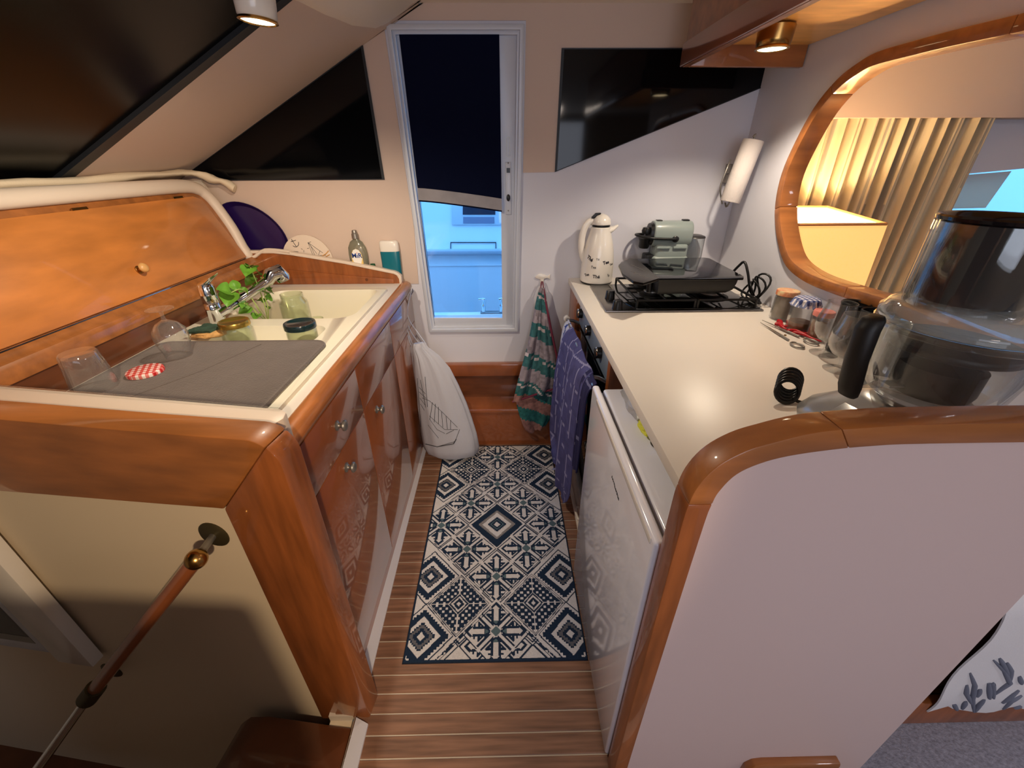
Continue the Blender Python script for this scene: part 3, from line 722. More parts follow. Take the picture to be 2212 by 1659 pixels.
t2 = hang('lower_fold', hyy([(1112, 850), (1120, 885), (1133, 922), (1146, 934)], .012), hyy([(1203, 840), (1201, 868), (1196, 892), (1176, 922)], .012), 0, None, terry, .01, None, None, nx=30, th=.006, sub=10)
t2.parent = wd_t
MAROON = mat('maroon_binding', (112, 44, 66), .9)
tube('binding', hyy([(1174, 624), (1178, 650), (1192, 720), (1204, 775), (1213, 805)], -.012), .006, MAROON, wd_t, 8)
tube('hem_binding', hyy([(1107, 868), (1140, 858), (1175, 846), (1207, 838)], -.012), .006, MAROON, wd_t, 8)
tube('loop', spline([(fh.x-.008, 2.10, fh.z-.075), (fh.x-.004, 2.12, fh.z-.03), (fh.x+.001, 2.125, fh.z-.016), (fh.x+.006, 2.12, fh.z-.03), (fh.x+.010, 2.10, fh.z-.075)], 6), .003, MAROON, wd_t, 6)
# ------------------------------------------------------------------ drawstring bag hanging from the counter end
bgp = root('drawstring_bag', (-.35, 1.90, .05), 'white cotton drawstring bag with a ship drawing, hanging beside the rug', 'bag')
BY = 1.87
def bag_section(yl, yr, fl_, seed):
    """ring between silhouette pixels (left,right) at image row"""
    a, b = hy(*yl, BY), hy(*yr, BY); c = (a+b)/2; hw = (b-a).length/2
    out = []
    for k in range(48):
        an = 2*math.pi*k/48
        r = 1+fl_*(.10*math.sin(an*9+seed)+.06*math.sin(an*15+seed*2))+.018*math.sin(an*21+yl[1]*.02)
        out.append(c+Vector((hw*math.cos(an)*r, hw*.5*math.sin(an)*r, (b.z-a.z)*.5*math.cos(an))))
    return out
secs = [((893, 742), (915, 740), 1.6), ((890, 752), (921, 750), 1.7), ((893, 768), (944, 768), 1.2), ((895, 800), (968, 795), .8), ((899, 835), (988, 833), .55), ((903, 872), (1005, 870), .4), ((907, 905), (1018, 905), .3), ((911, 935), (1028, 935), .22), ((915, 958), (1033, 962), .2), ((922, 972), (1031, 976), .2), ((938, 981), (1018, 980), .1), ((955, 985), (995, 983), .1)]
rings = [bag_section(a, b, f, i*.13) for i, (a, b, f) in enumerate(secs)]
bagm = loft('bag_body', rings, BAGW, bgp, smooth=80)
from mathutils.bvhtree import BVHTree
def bvh_of(o):
    bm = bmesh.new(); bm.from_mesh(o.data); bm.transform(Matrix.Translation(wd(o.parent) if o.parent else Vector())); t = BVHTree.FromBMesh(bm); bm.free(); return t
bt = bvh_of(bagm)
def on(bt, p, dr=Vector((0, 1, 0)), lift=.0015):
    h = bt.ray_cast(p-dr*1.0, dr); return (h[0]-dr*lift) if h[0] else None
def ink(parent, bt, lines, r, name, Y, mt=INK):
    bm = bmesh.new()
    for L in lines:
        P = []
        for a, b in zip(L, L[1:]):
            for k in range(8):
                t = k/8; px = (a[0]+(b[0]-a[0])*t, a[1]+(b[1]-a[1])*t); h = on(bt, hy(px[0], px[1], Y), (hy(px[0], px[1], Y)-CAM).normalized())
                if h: P.append(h)
        if len(P) > 1: tube_bm(bm, P, r, 4)
    o = fin(bm, name, mt, parent); return o
z2 = lambda x, y: (560+x/3.073, 560+y/3.073)
ship = [[(1070, 800), (1110, 1010)], [(1100, 780), (1120, 1010)], [(1050, 790), (1080, 1220)], [(1080, 920), (1130, 940), (1210, 1010), (1330, 1130)], [(1150, 950), (1130, 1080)], [(1170, 960), (1160, 1100)], [(1190, 980), (1190, 1110)], [(1210, 1010), (1220, 1130)], [(1240, 1040), (1250, 1140)], [(1270, 1070), (1270, 1140)], [(1130, 1040), (1230, 1130), (1330, 1130)], [(1330, 1130), (1300, 1210), (1180, 1245), (1090, 1225)], [(1130, 1060), (1180, 1130), (1240, 1160)], [(1240, 1160), (1300, 1130)], [(1120, 1100), (1200, 1200)], [(1060, 850), (1110, 900)], [(1060, 880), (1115, 930)], [(1065, 920), (1110, 980)], [(1070, 960), (1100, 1010)]]
ink(bgp, bt, [[z2(*p) for p in L] for L in ship], .0011, 'ship_print', BY)
ink(bgp, bt, [[z2(*p) for p in [(1085, 1222), (1180, 1245), (1290, 1225), (1310, 1190)]]], .0024, 'hull_print', BY)
hang_pt = Vector((-.474, 2.06, .93))
cords = [[hang_pt, hy(872, 660, 2.02), hy(876, 700, 1.97), hy(893, 750, 1.93)], [hang_pt, hy(878, 690, 2.0), hy(900, 735, 1.94), hy(918, 748, 1.93)], [hang_pt, hy(874, 690, 2.0), hy(884, 735, 1.93), hy(896, 766, 1.90)], [hang_pt, hy(880, 680, 2.0), hy(905, 722, 1.95), hy(921, 744, 1.93)]]
for c in cords: tube('cord', spline(c, 5), .0028, BAGW, bgp, 8)
hkk = root('cord_hook', (-.48, 2.07, .93), 'small hook under the far end of the wooden counter rail', 'hook')
tube('hook_wire', spline([(-.492, 2.06, .908), (-.480, 2.06, .90), (-.470, 2.06, .915), (-.472, 2.06, .93)], 5), .0025, CHROME, hkk, 8)
# ------------------------------------------------------------------ fridge
fr = root('fridge', (.55, .8, 0), 'small white fridge under the right worktop', 'fridge')
box('body', .303, .86, .512, 1.12, .02, .868, FRIDGE, fr, bev=.01, seg=3)
box('gasket', .289, .304, .52, 1.11, .05, .856, PEWTER, fr)
box('door', .268, .290, .512, 1.118, .012, .882, FRIDGE, fr, bev=.008, seg=3)
box('door_strip', .2665, .269, .53, 1.04, .862, .876, WHITEP, fr, bev=.0005)
sq_ = [hx(1322+(k/30)*14, 1030+k/30*48, .2672)+Vector((0, .004*math.sin(k*1.9)*(1 if k % 7 else 2.2), .003*math.cos(k*2.3))) for k in range(31)]
tube('emblem', sq_, .0009, INK, fr, 5)
# bag, packet and spoon lying on the fridge
def crumple(name, c, sx, sy, sz, seed, mt, parent=None, sub=3, amp=.35):
    bm = bmesh.new(); bmesh.ops.create_icosphere(bm, subdivisions=sub, radius=1)
    for v in bm.verts:
        d = 1+amp*noise.noise(v.co*2.2+Vector((seed, 0, 0)))+amp*.5*noise.noise(v.co*5+Vector((0, seed, 0)))
        v.co = Vector((v.co.x*sx*d, v.co.y*sy*d, max(-1, v.co.z*d)*sz))
    bmesh.ops.translate(bm, vec=c, verts=bm.verts)
    return fin(bm, name, mt, parent, smooth=25)
PBAG = mat('crinkled_plastic_bag', (226, 226, 232), .25, trans=.55, bump=.4, bscale=60)
o = crumple('plastic_bag', hz(1372, 868, .894), .030, .085, .024, 4, PBAG, amp=.3); meta(o, 'crumpled clear plastic bag on top of the fridge', 'bag')
YEL = mat('yellow_net', (206, 206, 60), .6)
o = crumple('citrus_net', hz(1394, 922, .881), .016, .042, .011, 9, YEL); meta(o, 'small yellow packet on top of the fridge', 'packet')
sp = root('ladle', (.41, .8, .87), 'dark ladle lying on top of the fridge under the worktop edge', 'ladle')
lathe('bowl', [(0, -.014), (.015, -.011), (.026, 0), (.028, .006), (.025, .006), (.014, -.006), (0, -.009)], CHROME, sp, False, 24, TM((.378, .80, .884)))
tube('handle', [(.382, .775, .888), (.383, .68, .888), (.384, .56, .878)], .005, BLACKP, sp, 8)
# ------------------------------------------------------------------ hob
hb = root('hob', (.73, 1.8, .955), 'steel gas hob with black cast grates', 'hob')
solid('tray', [[(.405, 1.585, .956), (1.05, 1.585, .956), (1.05, 1.985, .956), (.415, 1.985, .956)]], (0, 0, .007), STEEL, hb, bev=.004)
solid('glass_top', [[(.53, 1.60, .963), (1.04, 1.60, .963), (1.04, 1.975, .963), (.50, 1.975, .963), (.50, 1.70, .963)]], (0, 0, .004), ENAM, hb, bev=.001)
for (x, y, rr) in ((.655, 1.795, .036), (.905, 1.765, .05), (.655, 1.92, .03), (.905, 1.92, .036)):
    b_ = lathe('burner', [(0, .0), (rr*1.5, 0), (rr*1.5, .004), (rr*1.05, .008), (rr*1.05, .016), (0, .016)], BLACKM, hb, False, 32, TM((x, y, .967)))
    lathe('burner_cap', [(0, .016), (rr, .016), (rr, .022), (rr*.9, .025), (0, .026)], SILVER if True else ENAM, b_, False, 32, TM((x, y, .967)))
def bars(nm, segs, r=.005, mt=BLACKM):
    bm = bmesh.new()
    for a, b in segs: cyl_between(bm, Vector(a), Vector(b), r, 6)
    fin(bm, nm, mt, hb, smooth=50)
gz = .998
for gx in (.655, .905):
    sg = [((gx-.12, 1.61, gz), (gx+.118, 1.61, gz)), ((gx-.12, 1.965, gz), (gx+.118, 1.965, gz)), ((gx-.12, 1.61, gz), (gx-.12, 1.965, gz)), ((gx+.118, 1.61, gz), (gx+.118, 1.965, gz)),
          ((gx-.12, 1.79, gz), (gx-.03, 1.79, gz)), ((gx+.118, 1.79, gz), (gx+.03, 1.79, gz)), ((gx, 1.61, gz), (gx, 1.75, gz)), ((gx, 1.965, gz), (gx, 1.88, gz))]
    sg += [((a, b, gz), (a, b, .967)) for a in (gx-.12, gx+.118) for b in (1.61, 1.965)]
    bars('grate', sg)
for px in ((1315, 655), (1331, 677)):
    c = hz(px[0]+2, px[1]-10, .963); lathe('knob', [(0, 0), (.022, 0), (.021, .004), (.0185, .034), (.016, .037), (0, .037)], BLACKP, hb, False, 24, TM((c.x, c.y, .963)))
# griddle standing on the hob
gd = root('griddle', (.8, 1.85, 1.01), 'black electric griddle plate standing on the hob', 'griddle')
def hzl(L, z): return [hz(x, y, z) for x, y in L]
gt = 1.092
topo = hzl([(1336, 573), (1342, 565), (1360, 559), (1522, 556), (1534, 558), (1607, 596), (1607, 600), (1424, 602), (1390, 612), (1368, 608), (1345, 592)], gt)
solid('plate', [[Vector(p) for p in topo]], (0, 0, -.010), BLACKG, gd, bev=.003)
cx = sum(p.x for p in topo)/len(topo); cy = sum(p.y for p in topo)/len(topo)
loft('body', [[Vector((cx+(p.x-cx)*k, cy+(p.y-cy)*k, z)) for p in hzl([(1375, 562), (1525, 558), (1600, 597), (1425, 601)], gt)] for k, z in ((.98, gt-.009), (.97, gt-.030), (.94, gt-.055), (.86, 1.022))], BLACKM, gd, smooth=30)
hpts = hzl([(1336, 573), (1360, 559), (1376, 561), (1424, 602), (1390, 612), (1368, 608), (1345, 592)], gt+.001)
GREYP = mat('grey_griddle_handle', (52, 50, 52), .35)
solid('handle_panel', [hpts], (0, 0, .0025), GREYP, gd, bev=.001)
for i in range(4):
    for j in range(2):
        a = hz(1362+i*9, 572+i*4+j*14, gt+.004); bm = bmesh.new(); cyl_between(bm, a, a+Vector((.012+.004*j, -.018, 0)), .0008, 4); fin(bm, 'dial_mark', SILVER, gd)
for (x, y) in ((.60, 1.68), (.92, 1.68), (.92, 1.88), (.60, 1.88)):
    lathe('foot', [(0, 0), (.010, 0), (.013, .03), (.013, .04), (0, .04)], BLACKP, gd, False, 14, TM((x, y, 1.013)))
cdl = root('griddle_cable', (1.06, 1.72, .96), 'coiled black cable beside the hob', 'cable')
bm = bmesh.new()
tube_bm(bm, spline([(1.0, 1.82, 1.04), (1.02, 1.80, 1.09), (1.03, 1.78, 1.11), (1.04, 1.75, 1.07), (1.055, 1.72, 1.0), (1.07, 1.68, .975), (1.06, 1.64, .972), (1.03, 1.66, .98)], 6), .0055, 8)
for k in range(4):
    P = []
    for i in range(20):
        a = 2*math.pi*i/20; P.append(Vector((1.055+.012*k*.4+.012*math.sin(a*2+k), 1.735-.02*k+.035*math.cos(a), 1.0+.036*math.sin(a)*(1+.25*k*.5)+.012*k)))
    tube_bm(bm, P, .0042, 7, True)
fin(bm, 'cord', BLACKP, cdl, smooth=60)
crumple('plug', (1.065, 1.685, .972), .016, .026, .014, 3, BLACKP, cdl, 2, .1)
# ------------------------------------------------------------------ thermos jug
jg = root('thermos_jug', (.458, 2.062, .955), 'white insulated jug with printed words at the worktop corner', 'jug')
jb = lathe('body', [(0, 0), (.070, 0), (.078, .006), (.080, .02), (.0795, .06), (.077, .11), (.071, .16), (.062, .20), (.052, .232), (.048, .25), (.047, .262), (.040, .266), (0, .266)], WHITEP, jg, seg=48)
lathe('base_ring', [(.0, .0), (.074, .0), (.079, .006), (.079, .010), (.074, .011)], BLACKP, jg, seg=40)
lathe('lid', [(.0, .322), (.012, .321), (.028, .314), (.040, .300), (.045, .285), (.044, .276), (.040, .274), (0, .274)], WHITEP, jg, seg=40)
lathe('collar', [(.040, .262), (.043, .268), (.041, .275), (.036, .276)], BLACKP, jg, seg=32)
bm = bmesh.new()
loft_bm(bm, [[Vector((.036+d, w_*math.cos(a), .246+dz+.016*math.sin(a)*s)) for a in [2*math.pi*i/12 for i in range(12)]] for d, w_, dz, s in ((0, .034, 0, 1.2), (.022, .024, .008, .8), (.044, .010, .022, .4))])
fin(bm, 'spout', WHITEP, jg, True, smooth=60)
def jl(px, py): p = hy(px, py, 2.062); return Vector((p.x-.458, 0, p.z-.955))
tube('handle', spline([jl(1292, 490), jl(1276, 478), jl(1262, 495), jl(1256, 525), jl(1258, 550), jl(1264, 565), jl(1272, 578)], 6), [.008]*4+[.0105]*33, WHITEP, jg, 12, True, flat=1.5)
solid('thumb_lever', [[(-.05, -.012, .305), (-.03, -.012, .325), (-.006, -.012, .326), (-.012, -.012, .316), (-.035, -.012, .302)]], (0, .024, 0), BLACKP, jg, True, bev=.002)
def wrap_text(s, size, ang, z, bold, rfn, parent, tilt=0):
    me = textmesh(s, size, bold)
    me.transform(Matrix.Rotation(tilt, 4, 'Z'))
    for v in me.vertices:
        zz = z+v.co.y; r_ = rfn(zz)+.0006+v.co.z; a = ang+v.co.x/r_
        v.co = Vector((r_*math.cos(a), r_*math.sin(a), zz))
    return link('lettering', me, INK, parent, True)
jr = lambda z: np.interp(z, [0, .02, .06, .11, .16, .20], [.078, .080, .0795, .077, .071, .062])
av = math.atan2(-2.045, -.455)
for s_, sz, da, z_, b_, tl in (('Thé', .022, -.52, .128, .0008, -.5), ('Té', .014, -.0, .127, 0, .1), ('Tee', .021, .55, .112, .0007, .15), ('Tea', .017, -.22, .09, 0, 0), ('Tee', .018, -.62, .05, .0004, .3), ('Thé', .022, -.0, .046, .0005, 0), ('Té', .015, .78, .05, 0, -.2), ('Tea', .016, 1.0, .10, 0, .2)):
    wrap_text(s_, sz, av+da, z_, b_, jr, jb, tl)
# ------------------------------------------------------------------ coffee machine
cm = root('coffee_machine', (.802, 2.090, .955), 'sage grey capsule coffee machine behind the griddle', 'coffee machine')
cm.scale = (1.04, 1.0, .955)
def cring(x, k=1.0, n=32):
    out = []
    for i in range(n):
        a = 2*math.pi*i/n
        cy_ = math.cos(a); s_ = math.sin(a)
        out.append(Vector((x, .052*k*math.copysign(abs(cy_)**.75, cy_), .238+.062*k*math.copysign(abs(s_)**.8, s_))))
    return out
loft('upper_body', [cring(-.085, .86), cring(-.082, .97), cring(-.075), cring(.085), cring(.092, .96), cring(.095, .85)], SAGE, cm, True)
loft('front_face', [cring(-.100, .55), cring(-.098, .80), cring(-.084, .88)], BLACKP, cm, True)
box('neck', -.068, .088, -.046, .05, .09, .20, SAGE, cm, bev=.02, local=True, seg=4)
box('lower_body', -.08, .094, -.054, .05, 0, .135, SAGE, cm, bev=.018, local=True, seg=4)
for xx in (-.035, .042):
    box('vent_rib', xx-.032, xx+.032, -.056, -.046, .172, .184, SAGE, cm, bev=.004, local=True)
    box('vent_rib', xx-.032, xx+.032, -.054, -.044, .086, .094, BLACKP, cm, bev=.003, local=True)
tube('lever', spline([(.012, -.060, .220), (-.05, -.060, .222), (-.105, -.055, .226), (-.150, -.02, .232), (-.150, .02, .232), (-.105, .055, .228)], 6), .0062, BLACKP, cm, 10, True)
lathe('lever_pivot', [(0, 0), (.015, 0), (.015, .008), (.011, .011), (0, .011)], BLACKP, cm, True, 24, TM((.012, -.053, .220), rx=R(90)))
lathe('coffee_outlet', [(0, 0), (.02, 0), (.024, .008), (.024, .035), (.03, .05), (0, .05)], BLACKP, cm, True, 24, TM((-.112, 0, .168)), sy=1.2)
lathe('lever_knuckle', [(0, 0), (.02, 0), (.024, .015), (.018, .03), (0, .034)], BLACKP, cm, True, 20, TM((-.108, 0, .238)))
box('cup_support', -.155, -.065, -.045, .045, 0, .022, BLACKM, cm, bev=.006, local=True)
box('capsule_container', -.105, -.066, -.038, .038, .022, .14, BLACKP, cm, bev=.008, local=True)
tank = lathe('water_tank', [(0, .03), (.046, .03), (.048, .05), (.048, .218), (.046, .218), (.046, .05), (0, .036)], PLAST, cm, True, 36, TM((.125, .005, 0)))
lathe('tank_lid', [(0, .232), (.03, .231), (.046, .225), (.049, .218), (0, .216)], GREYP, cm, True, 36, TM((.125, .005, 0)))
box('top_button', .05, .08, -.014, .014, .298, .306, BLACKP, cm, bev=.003, local=True)
box('top_button', -.07, -.045, -.014, .014, .298, .304, BLACKP, cm, bev=.002, local=True)
tube('cable', spline([(.15, .05, .01), (.165, .06, .05), (.162, .07, .10), (.15, .075, .13)], 5), .005, BLACKP, cm, 8, True)
# ------------------------------------------------------------------ paper towel roll
pt = root('paper_towel_roll', (1.045, 1.97, 1.3), 'white kitchen paper roll in the corner above the worktop', 'paper roll')
a_, b_ = hy(1628, 303, 1.975), hy(1576, 436, 1.975)
ax = (a_-b_); Lr = ax.length; q = ax.normalized().to_track_quat('Z', 'Y').to_matrix().to_4x4(); Mr = Matrix.Translation(b_) @ q
bm = bmesh.new(); lathe_bm(bm, [(.018, .0), (.040, 0), (.0415, .003), (.0415, Lr-.003), (.040, Lr), (.018, Lr), (.018, 0)], 48, Mr)
for v in bm.verts: v.co += Vector((1, 1, 0))*noise.noise(v.co*30)*.0008
fin(bm, 'roll', PAPER, pt, smooth=50)
lathe('core', [(.0165, 0.002), (.0185, 0.002), (.0185, Lr-.002), (.0165, Lr-.002), (.0165, .002)], mat('cardboard_core', (120, 96, 70), .9), pt, False, 32, Mr)
tube('holder_arm', spline([a_+Vector((-.005, 0, .012)), a_.lerp(b_, .0)+Vector((-.0, 0, .0)), b_+Vector((0, 0, -.002)), b_+Vector((-.01, .02, -.006))], 5), .004, PEWTER, pt, 8)
tube('holder_rod', spline([hy(1578, 345, 2.02), hy(1570, 365, 2.0), hy(1556, 405, 2.0), hy(1560, 440, 2.03)], 5), .0035, PEWTER, pt, 8)
box('holder_plate', 1.035, 1.06, 2.13, FY, 1.40, 1.48, PEWTER, pt, bev=.003)
tube('holder_stay', [(1.047, 2.135, 1.44), hy(1566, 375, 2.0)], .0035, PEWTER, pt, 8)
# ------------------------------------------------------------------ jars by the partition
def jar(name, loc, r, h, lidmat, content, label, fill=.6, cat='jar', lidh=.014, facet=0, glass=None, neck=.9):
    t = root(name, (loc[0], loc[1], loc[2]+.0008), label, cat)
    sg = facet or 36
    lathe('glass_body', [(0, .002), (r*.85, 0), (r, .006), (r, h*.72), (r*.97, h*.80), (r*neck, h*.88), (r*neck, h), (r*neck-.0022, h), (r*neck-.0022, h*.87), (r*.94, h*.79), (r-.0026, h*.71), (r-.0026, .009), (0, .006)], glass or GLASS, t, seg=sg, smooth=25 if facet else 60)
    if content: lathe('contents', [(0, .008), (r-.005, .009), (r-.005, h*fill), (0, h*fill+.001)], content, t, seg=sg)
    if lidmat: lathe('lid', [(0, h+.001), (r*neck+.001, h), (r*neck+.002, h-.002), (r*neck+.003, h-lidh), (r*neck+.0045, h-lidh), (r*neck+.0045, h-.001), (r*neck+.003, h+.003), (r*.8, h+.0035), (r*.78, h+.0025), (0, h+.0025)], lidmat, t, seg=40)
    return t
def check_mat(name, c1, c2, c12, scale, rough=.35):
    m = bpy.data.materials.new(name); m.use_nodes = True; nt = m.node_tree; b = nt.nodes['Principled BSDF']; b.inputs['Roughness'].default_value = rough
    tc = nt.nodes.new('ShaderNodeTexCoord'); sx = nt.nodes.new('ShaderNodeSeparateXYZ'); nt.links.new(tc.outputs['Object'], sx.inputs[0])
    outs = []
    for ax_ in ('X', 'Y'):
        mu = nt.nodes.new('ShaderNodeMath'); mu.operation = 'MULTIPLY'; mu.inputs[1].default_value = scale; nt.links.new(sx.outputs[ax_], mu.inputs[0])
        fr_ = nt.nodes.new('ShaderNodeMath'); fr_.operation = 'FRACT'; nt.links.new(mu.outputs[0], fr_.inputs[0])
        gt_ = nt.nodes.new('ShaderNodeMath'); gt_.operation = 'GREATER_THAN'; gt_.inputs[1].default_value = .5; nt.links.new(fr_.outputs[0], gt_.inputs[0]); outs.append(gt_)
    ad = nt.nodes.new('ShaderNodeMath'); ad.operation = 'ADD'; nt.links.new(outs[0].outputs[0], ad.inputs[0]); nt.links.new(outs[1].outputs[0], ad.inputs[1])
    dv = nt.nodes.new('ShaderNodeMath'); dv.operation = 'MULTIPLY'; dv.inputs[1].default_value = .5; nt.links.new(ad.outputs[0], dv.inputs[0])
    cr = nt.nodes.new('ShaderNodeValToRGB'); cr.color_ramp.interpolation = 'CONSTANT'
    e = cr.color_ramp.elements; e[0].color = (*lin(c1), 1); e[0].position = 0; e[1].color = (*lin(c2), 1); e[1].position = .75
    k = e.new(.25); k.color = (*lin(c12), 1)
    nt.links.new(dv.outputs[0], cr.inputs[0]); nt.links.new(cr.outputs[0], b.inputs['Base Color'])
    return m
REDG = check_mat('red_gingham_print', (236, 226, 222), (190, 34, 36), (222, 120, 116), 68)
BLUG = check_mat('blue_gingham_cloth', (222, 220, 226), (40, 54, 110), (120, 130, 168), 62, .8)
FLOR = mat('floral_lid_print', (222, 206, 160), .35, var=.9, vscale=50, rgb2=(206, 96, 60))
SALT = mat('pale_grey_contents', (150, 140, 128), .9, var=.3, vscale=30)
HON = mat('amber_contents', (128, 76, 26), .4)
CREAMC = mat('cream_contents', (206, 200, 176), .8)
jar('jar', (1.064, 1.500, .955), .0385, .108, FLOR, SALT, 'glass jar with a flower-printed lid, grey contents, next to the hob', .85, facet=12)
j2 = jar('jar', (1.060, 1.385, .955), .042, .112, None, HON, 'glass jar under a blue and white checked cloth cover', .28, facet=10)
bm = bmesh.new()
rr_ = []
for k, (r_, z_) in enumerate([(0, .118), (.02, .118), (.036, .1165), (.041, .112), (.0425, .104), (.046, .096), (.049, .090)]):
    rr_.append([Vector((r_*(1+(.06*math.sin(i*2*math.pi/48*11) if k > 3 else 0))*math.cos(2*math.pi*i/48), r_*(1+(.06*math.sin(i*2*math.pi/48*11) if k > 3 else 0))*math.sin(2*math.pi*i/48), z_)) for i in range(48)])
loft_bm(bm, rr_[1:], True, False); bm.faces.new([v for v in bm.verts][:48])
fin(bm, 'cloth_cover', BLUG, j2, True, smooth=40)
jar('jar', (1.068, 1.300, .955), .03, .095, mat('pink_lid', (214, 130, 120), .35), HON, 'small jar with a pink lid behind the front stemmed glasses', .7)
# red chillies
ch = root('chilli_string', (1.0, 1.40, .955), 'string of dried red chillies beside the jars', 'chillies')
for k, (a, b, rr_) in enumerate((((1674, 700), (1700, 712), .008), ((1690, 705), (1742, 716), .006), ((1700, 714), (1752, 724), .007), ((1712, 718), (1775, 738), .006), ((1730, 722), (1768, 726), .005), ((1681, 694), (1694, 706), .009))):
    A_, B2 = hz(*a, .963), hz(*b, .963)
    tube('chilli', spline([A_, A_.lerp(B2, .35)+Vector((.004, .006, .003)), A_.lerp(B2, .7)+Vector((-.003, 0, .002)), B2], 5), [rr_*.5]+[rr_*(1-.6*i/14) for i in range(14)]+[.001], REDC, ch, 8)
# scissors
sc_ = root('scissors', (.99, 1.35, .955), 'steel scissors lying on the worktop in front of the chillies', 'scissors')
for dx, tipx in ((0, (1642, 697)), (1, (1646, 692))):
    a = hz(tipx[0], tipx[1], .959+.002*dx); hnd = hz(*((1722, 746) if dx == 0 else (1752, 738)), .959+.002*dx)
    piv = a.lerp(hnd, .62) if dx == 0 else a.lerp(hnd, .60)
    d = (piv-a).normalized(); s_ = Vector((-d.y, d.x, 0))
    solid('blade', [[a, piv+s_*.006, piv-s_*.006]], (0, 0, .002), PEWTER, sc_)
    tube('shank', [piv-d*.01, piv.lerp(hnd, .45)], .004, PEWTER, sc_, 8)
    cx_ = hnd
    dd = (hnd-piv).normalized(); ss = Vector((-dd.y, dd.x, 0))
    tube('finger_ring', [cx_+dd*.024*math.cos(2*math.pi*i/24)+ss*.016*math.sin(2*math.pi*i/24)+Vector((0, 0, .001)) for i in range(24)], .0032, PEWTER, sc_, 8, closed=True)
lathe('screw', [(0, .004), (.004, .003), (.004, 0)], BRASS, sc_, False, 12, TM(hz(1696, 725, .961)))
# stemmed glasses
def goblet(loc, label, tint=GLASS, inv=False, k=1.0, name='stemmed_glass', group='stemmed glasses'):
    t = root(name, (loc[0], loc[1], loc[2]+.0008), label, 'glass')
    M_ = Matrix.Translation((0, 0, .150*k)) @ Matrix.Rotation(math.pi, 4, 'X') if inv else Matrix.Identity(4)
    sc2 = Matrix.Scale(k, 4)
    lathe('foot', [(0, .0), (.034, 0), (.035, .0015), (.02, .004), (.006, .009), (.0045, .02), (.0055, .032), (.009, .036), (0, .038)], tint, t, True, 40, M_ @ sc2)
    lathe('bowl', [(0, .036), (.012, .037), (.028, .046), (.041, .064), (.045, .082), (.043, .106), (.036, .132), (.034, .150), (.0327, .150), (.0345, .132), (.0415, .106), (.0435, .082), (.0395, .0655), (.027, .048), (.012, .0405), (0, .040)], tint, t, True, 44, M_ @ sc2)
    return t
goblet((1.008, 1.172, .955), 'empty stemmed glass farther from the food processor', k=1.12); bpy.data.objects['stemmed_glass'].name
goblet((.972, 1.057, .955), 'empty stemmed glass touching the food processor handle', k=1.12)
# tall black beakers under the oval frame
for (px, py), lb_ in (((1848, 660), 'tall black beaker below the oval frame, farther from the food processor'), ((1893, 680), 'tall black beaker below the oval frame, nearer to the food processor')):
    p = rw(px, py, -.042)
    t = root('black_beaker', (p.x, p.y, .955), lb_, 'beaker')
    hh = 1.114-.955
    lathe('body', [(0, 0), (.030, 0), (.033, .004), (.036, hh*.9), (.037, hh-.004), (.034, hh-.004), (.032, .01), (0, .006)], BLACKM, t, seg=32)
    lathe('rim', [(.033, hh-.006), (.0385, hh-.004), (.0385, hh), (.036, hh+.003), (.033, hh)], BLACKP, t, seg=32)
# ------------------------------------------------------------------ things on and in the sink
mt_ = root('drying_mat', (-.85, 1.06, .962), 'grey-brown quilted drying mat over the near half of the sink', 'mat')
mo = rrect(-1.15, -.592, .80, 1.288, (.045, .04, .03, .07), .9635, 8)
cxm = Vector((-.87, 1.05, 0))
def ms(k, z): return [Vector((cxm.x+(p.x-cxm.x)*k, cxm.y+(p.y-cxm.y)*k, z)) for p in mo]
loft('pad', [ms(.985, .9632), ms(1.0, .966), ms(1.0, .970), ms(.99, .9735), ms(.975, .972), ms(.955, .9715), ms(.93, .9735), ms(.5, .974)], GREYM, mt_, smooth=60)
bm = bmesh.new()
tube_bm(bm, [(-1.0, .84, .9737), (-.87, 1.06, .9737), (-.80, 1.25, .9737)], .0012, 5)
fin(bm, 'seam', mat('mat_seam', (88, 78, 72), .95), mt_)
# inverted tumbler with flutes
tb = root('tumbler', (-1.085, .965, .9748), 'clear fluted tumbler upside down at the near corner of the mat', 'glass')
pr = [(.047, 0), (.046, .02), (.042, .065), (.039, .098), (.036, .103), (0, .104), (0, .094), (.034, .092), (.0385, .06), (.0435, .02), (.0445, 0)]
bm = bmesh.new(); lathe_bm(bm, pr[:6], 48); 
for v in bm.verts:
    r_ = math.hypot(v.co.x, v.co.y)
    if r_ > .02 and v.co.z < .07:
        a = math.atan2(v.co.y, v.co.x); k = 1+.018*abs(math.sin(a*6)); v.co.x *= k; v.co.y *= k
lathe_bm(bm, pr[6:], 48)
for k in range(1): pass
bmesh.ops.bridge_loops(bm, edges=[e for e in bm.edges if e.is_boundary])
fin(bm, 'glass_wall', GLASS, tb, True, smooth=50)
gv = goblet((-1.005, 1.165, .974), 'seeded stemmed glass standing upside down on the drying mat', inv=True, name='inverted_glass')
# red gingham lid
rl = root('jar_lid', (-1.02, 1.05, .974), 'red and white gingham jar lid lying on the mat', 'lid', rz=.5)
lathe('top', [(0, .012), (.040, .012), (.043, .0105), (.044, .008), (.044, .001), (.0425, 0), (0, 0)], REDG, rl, seg=48)
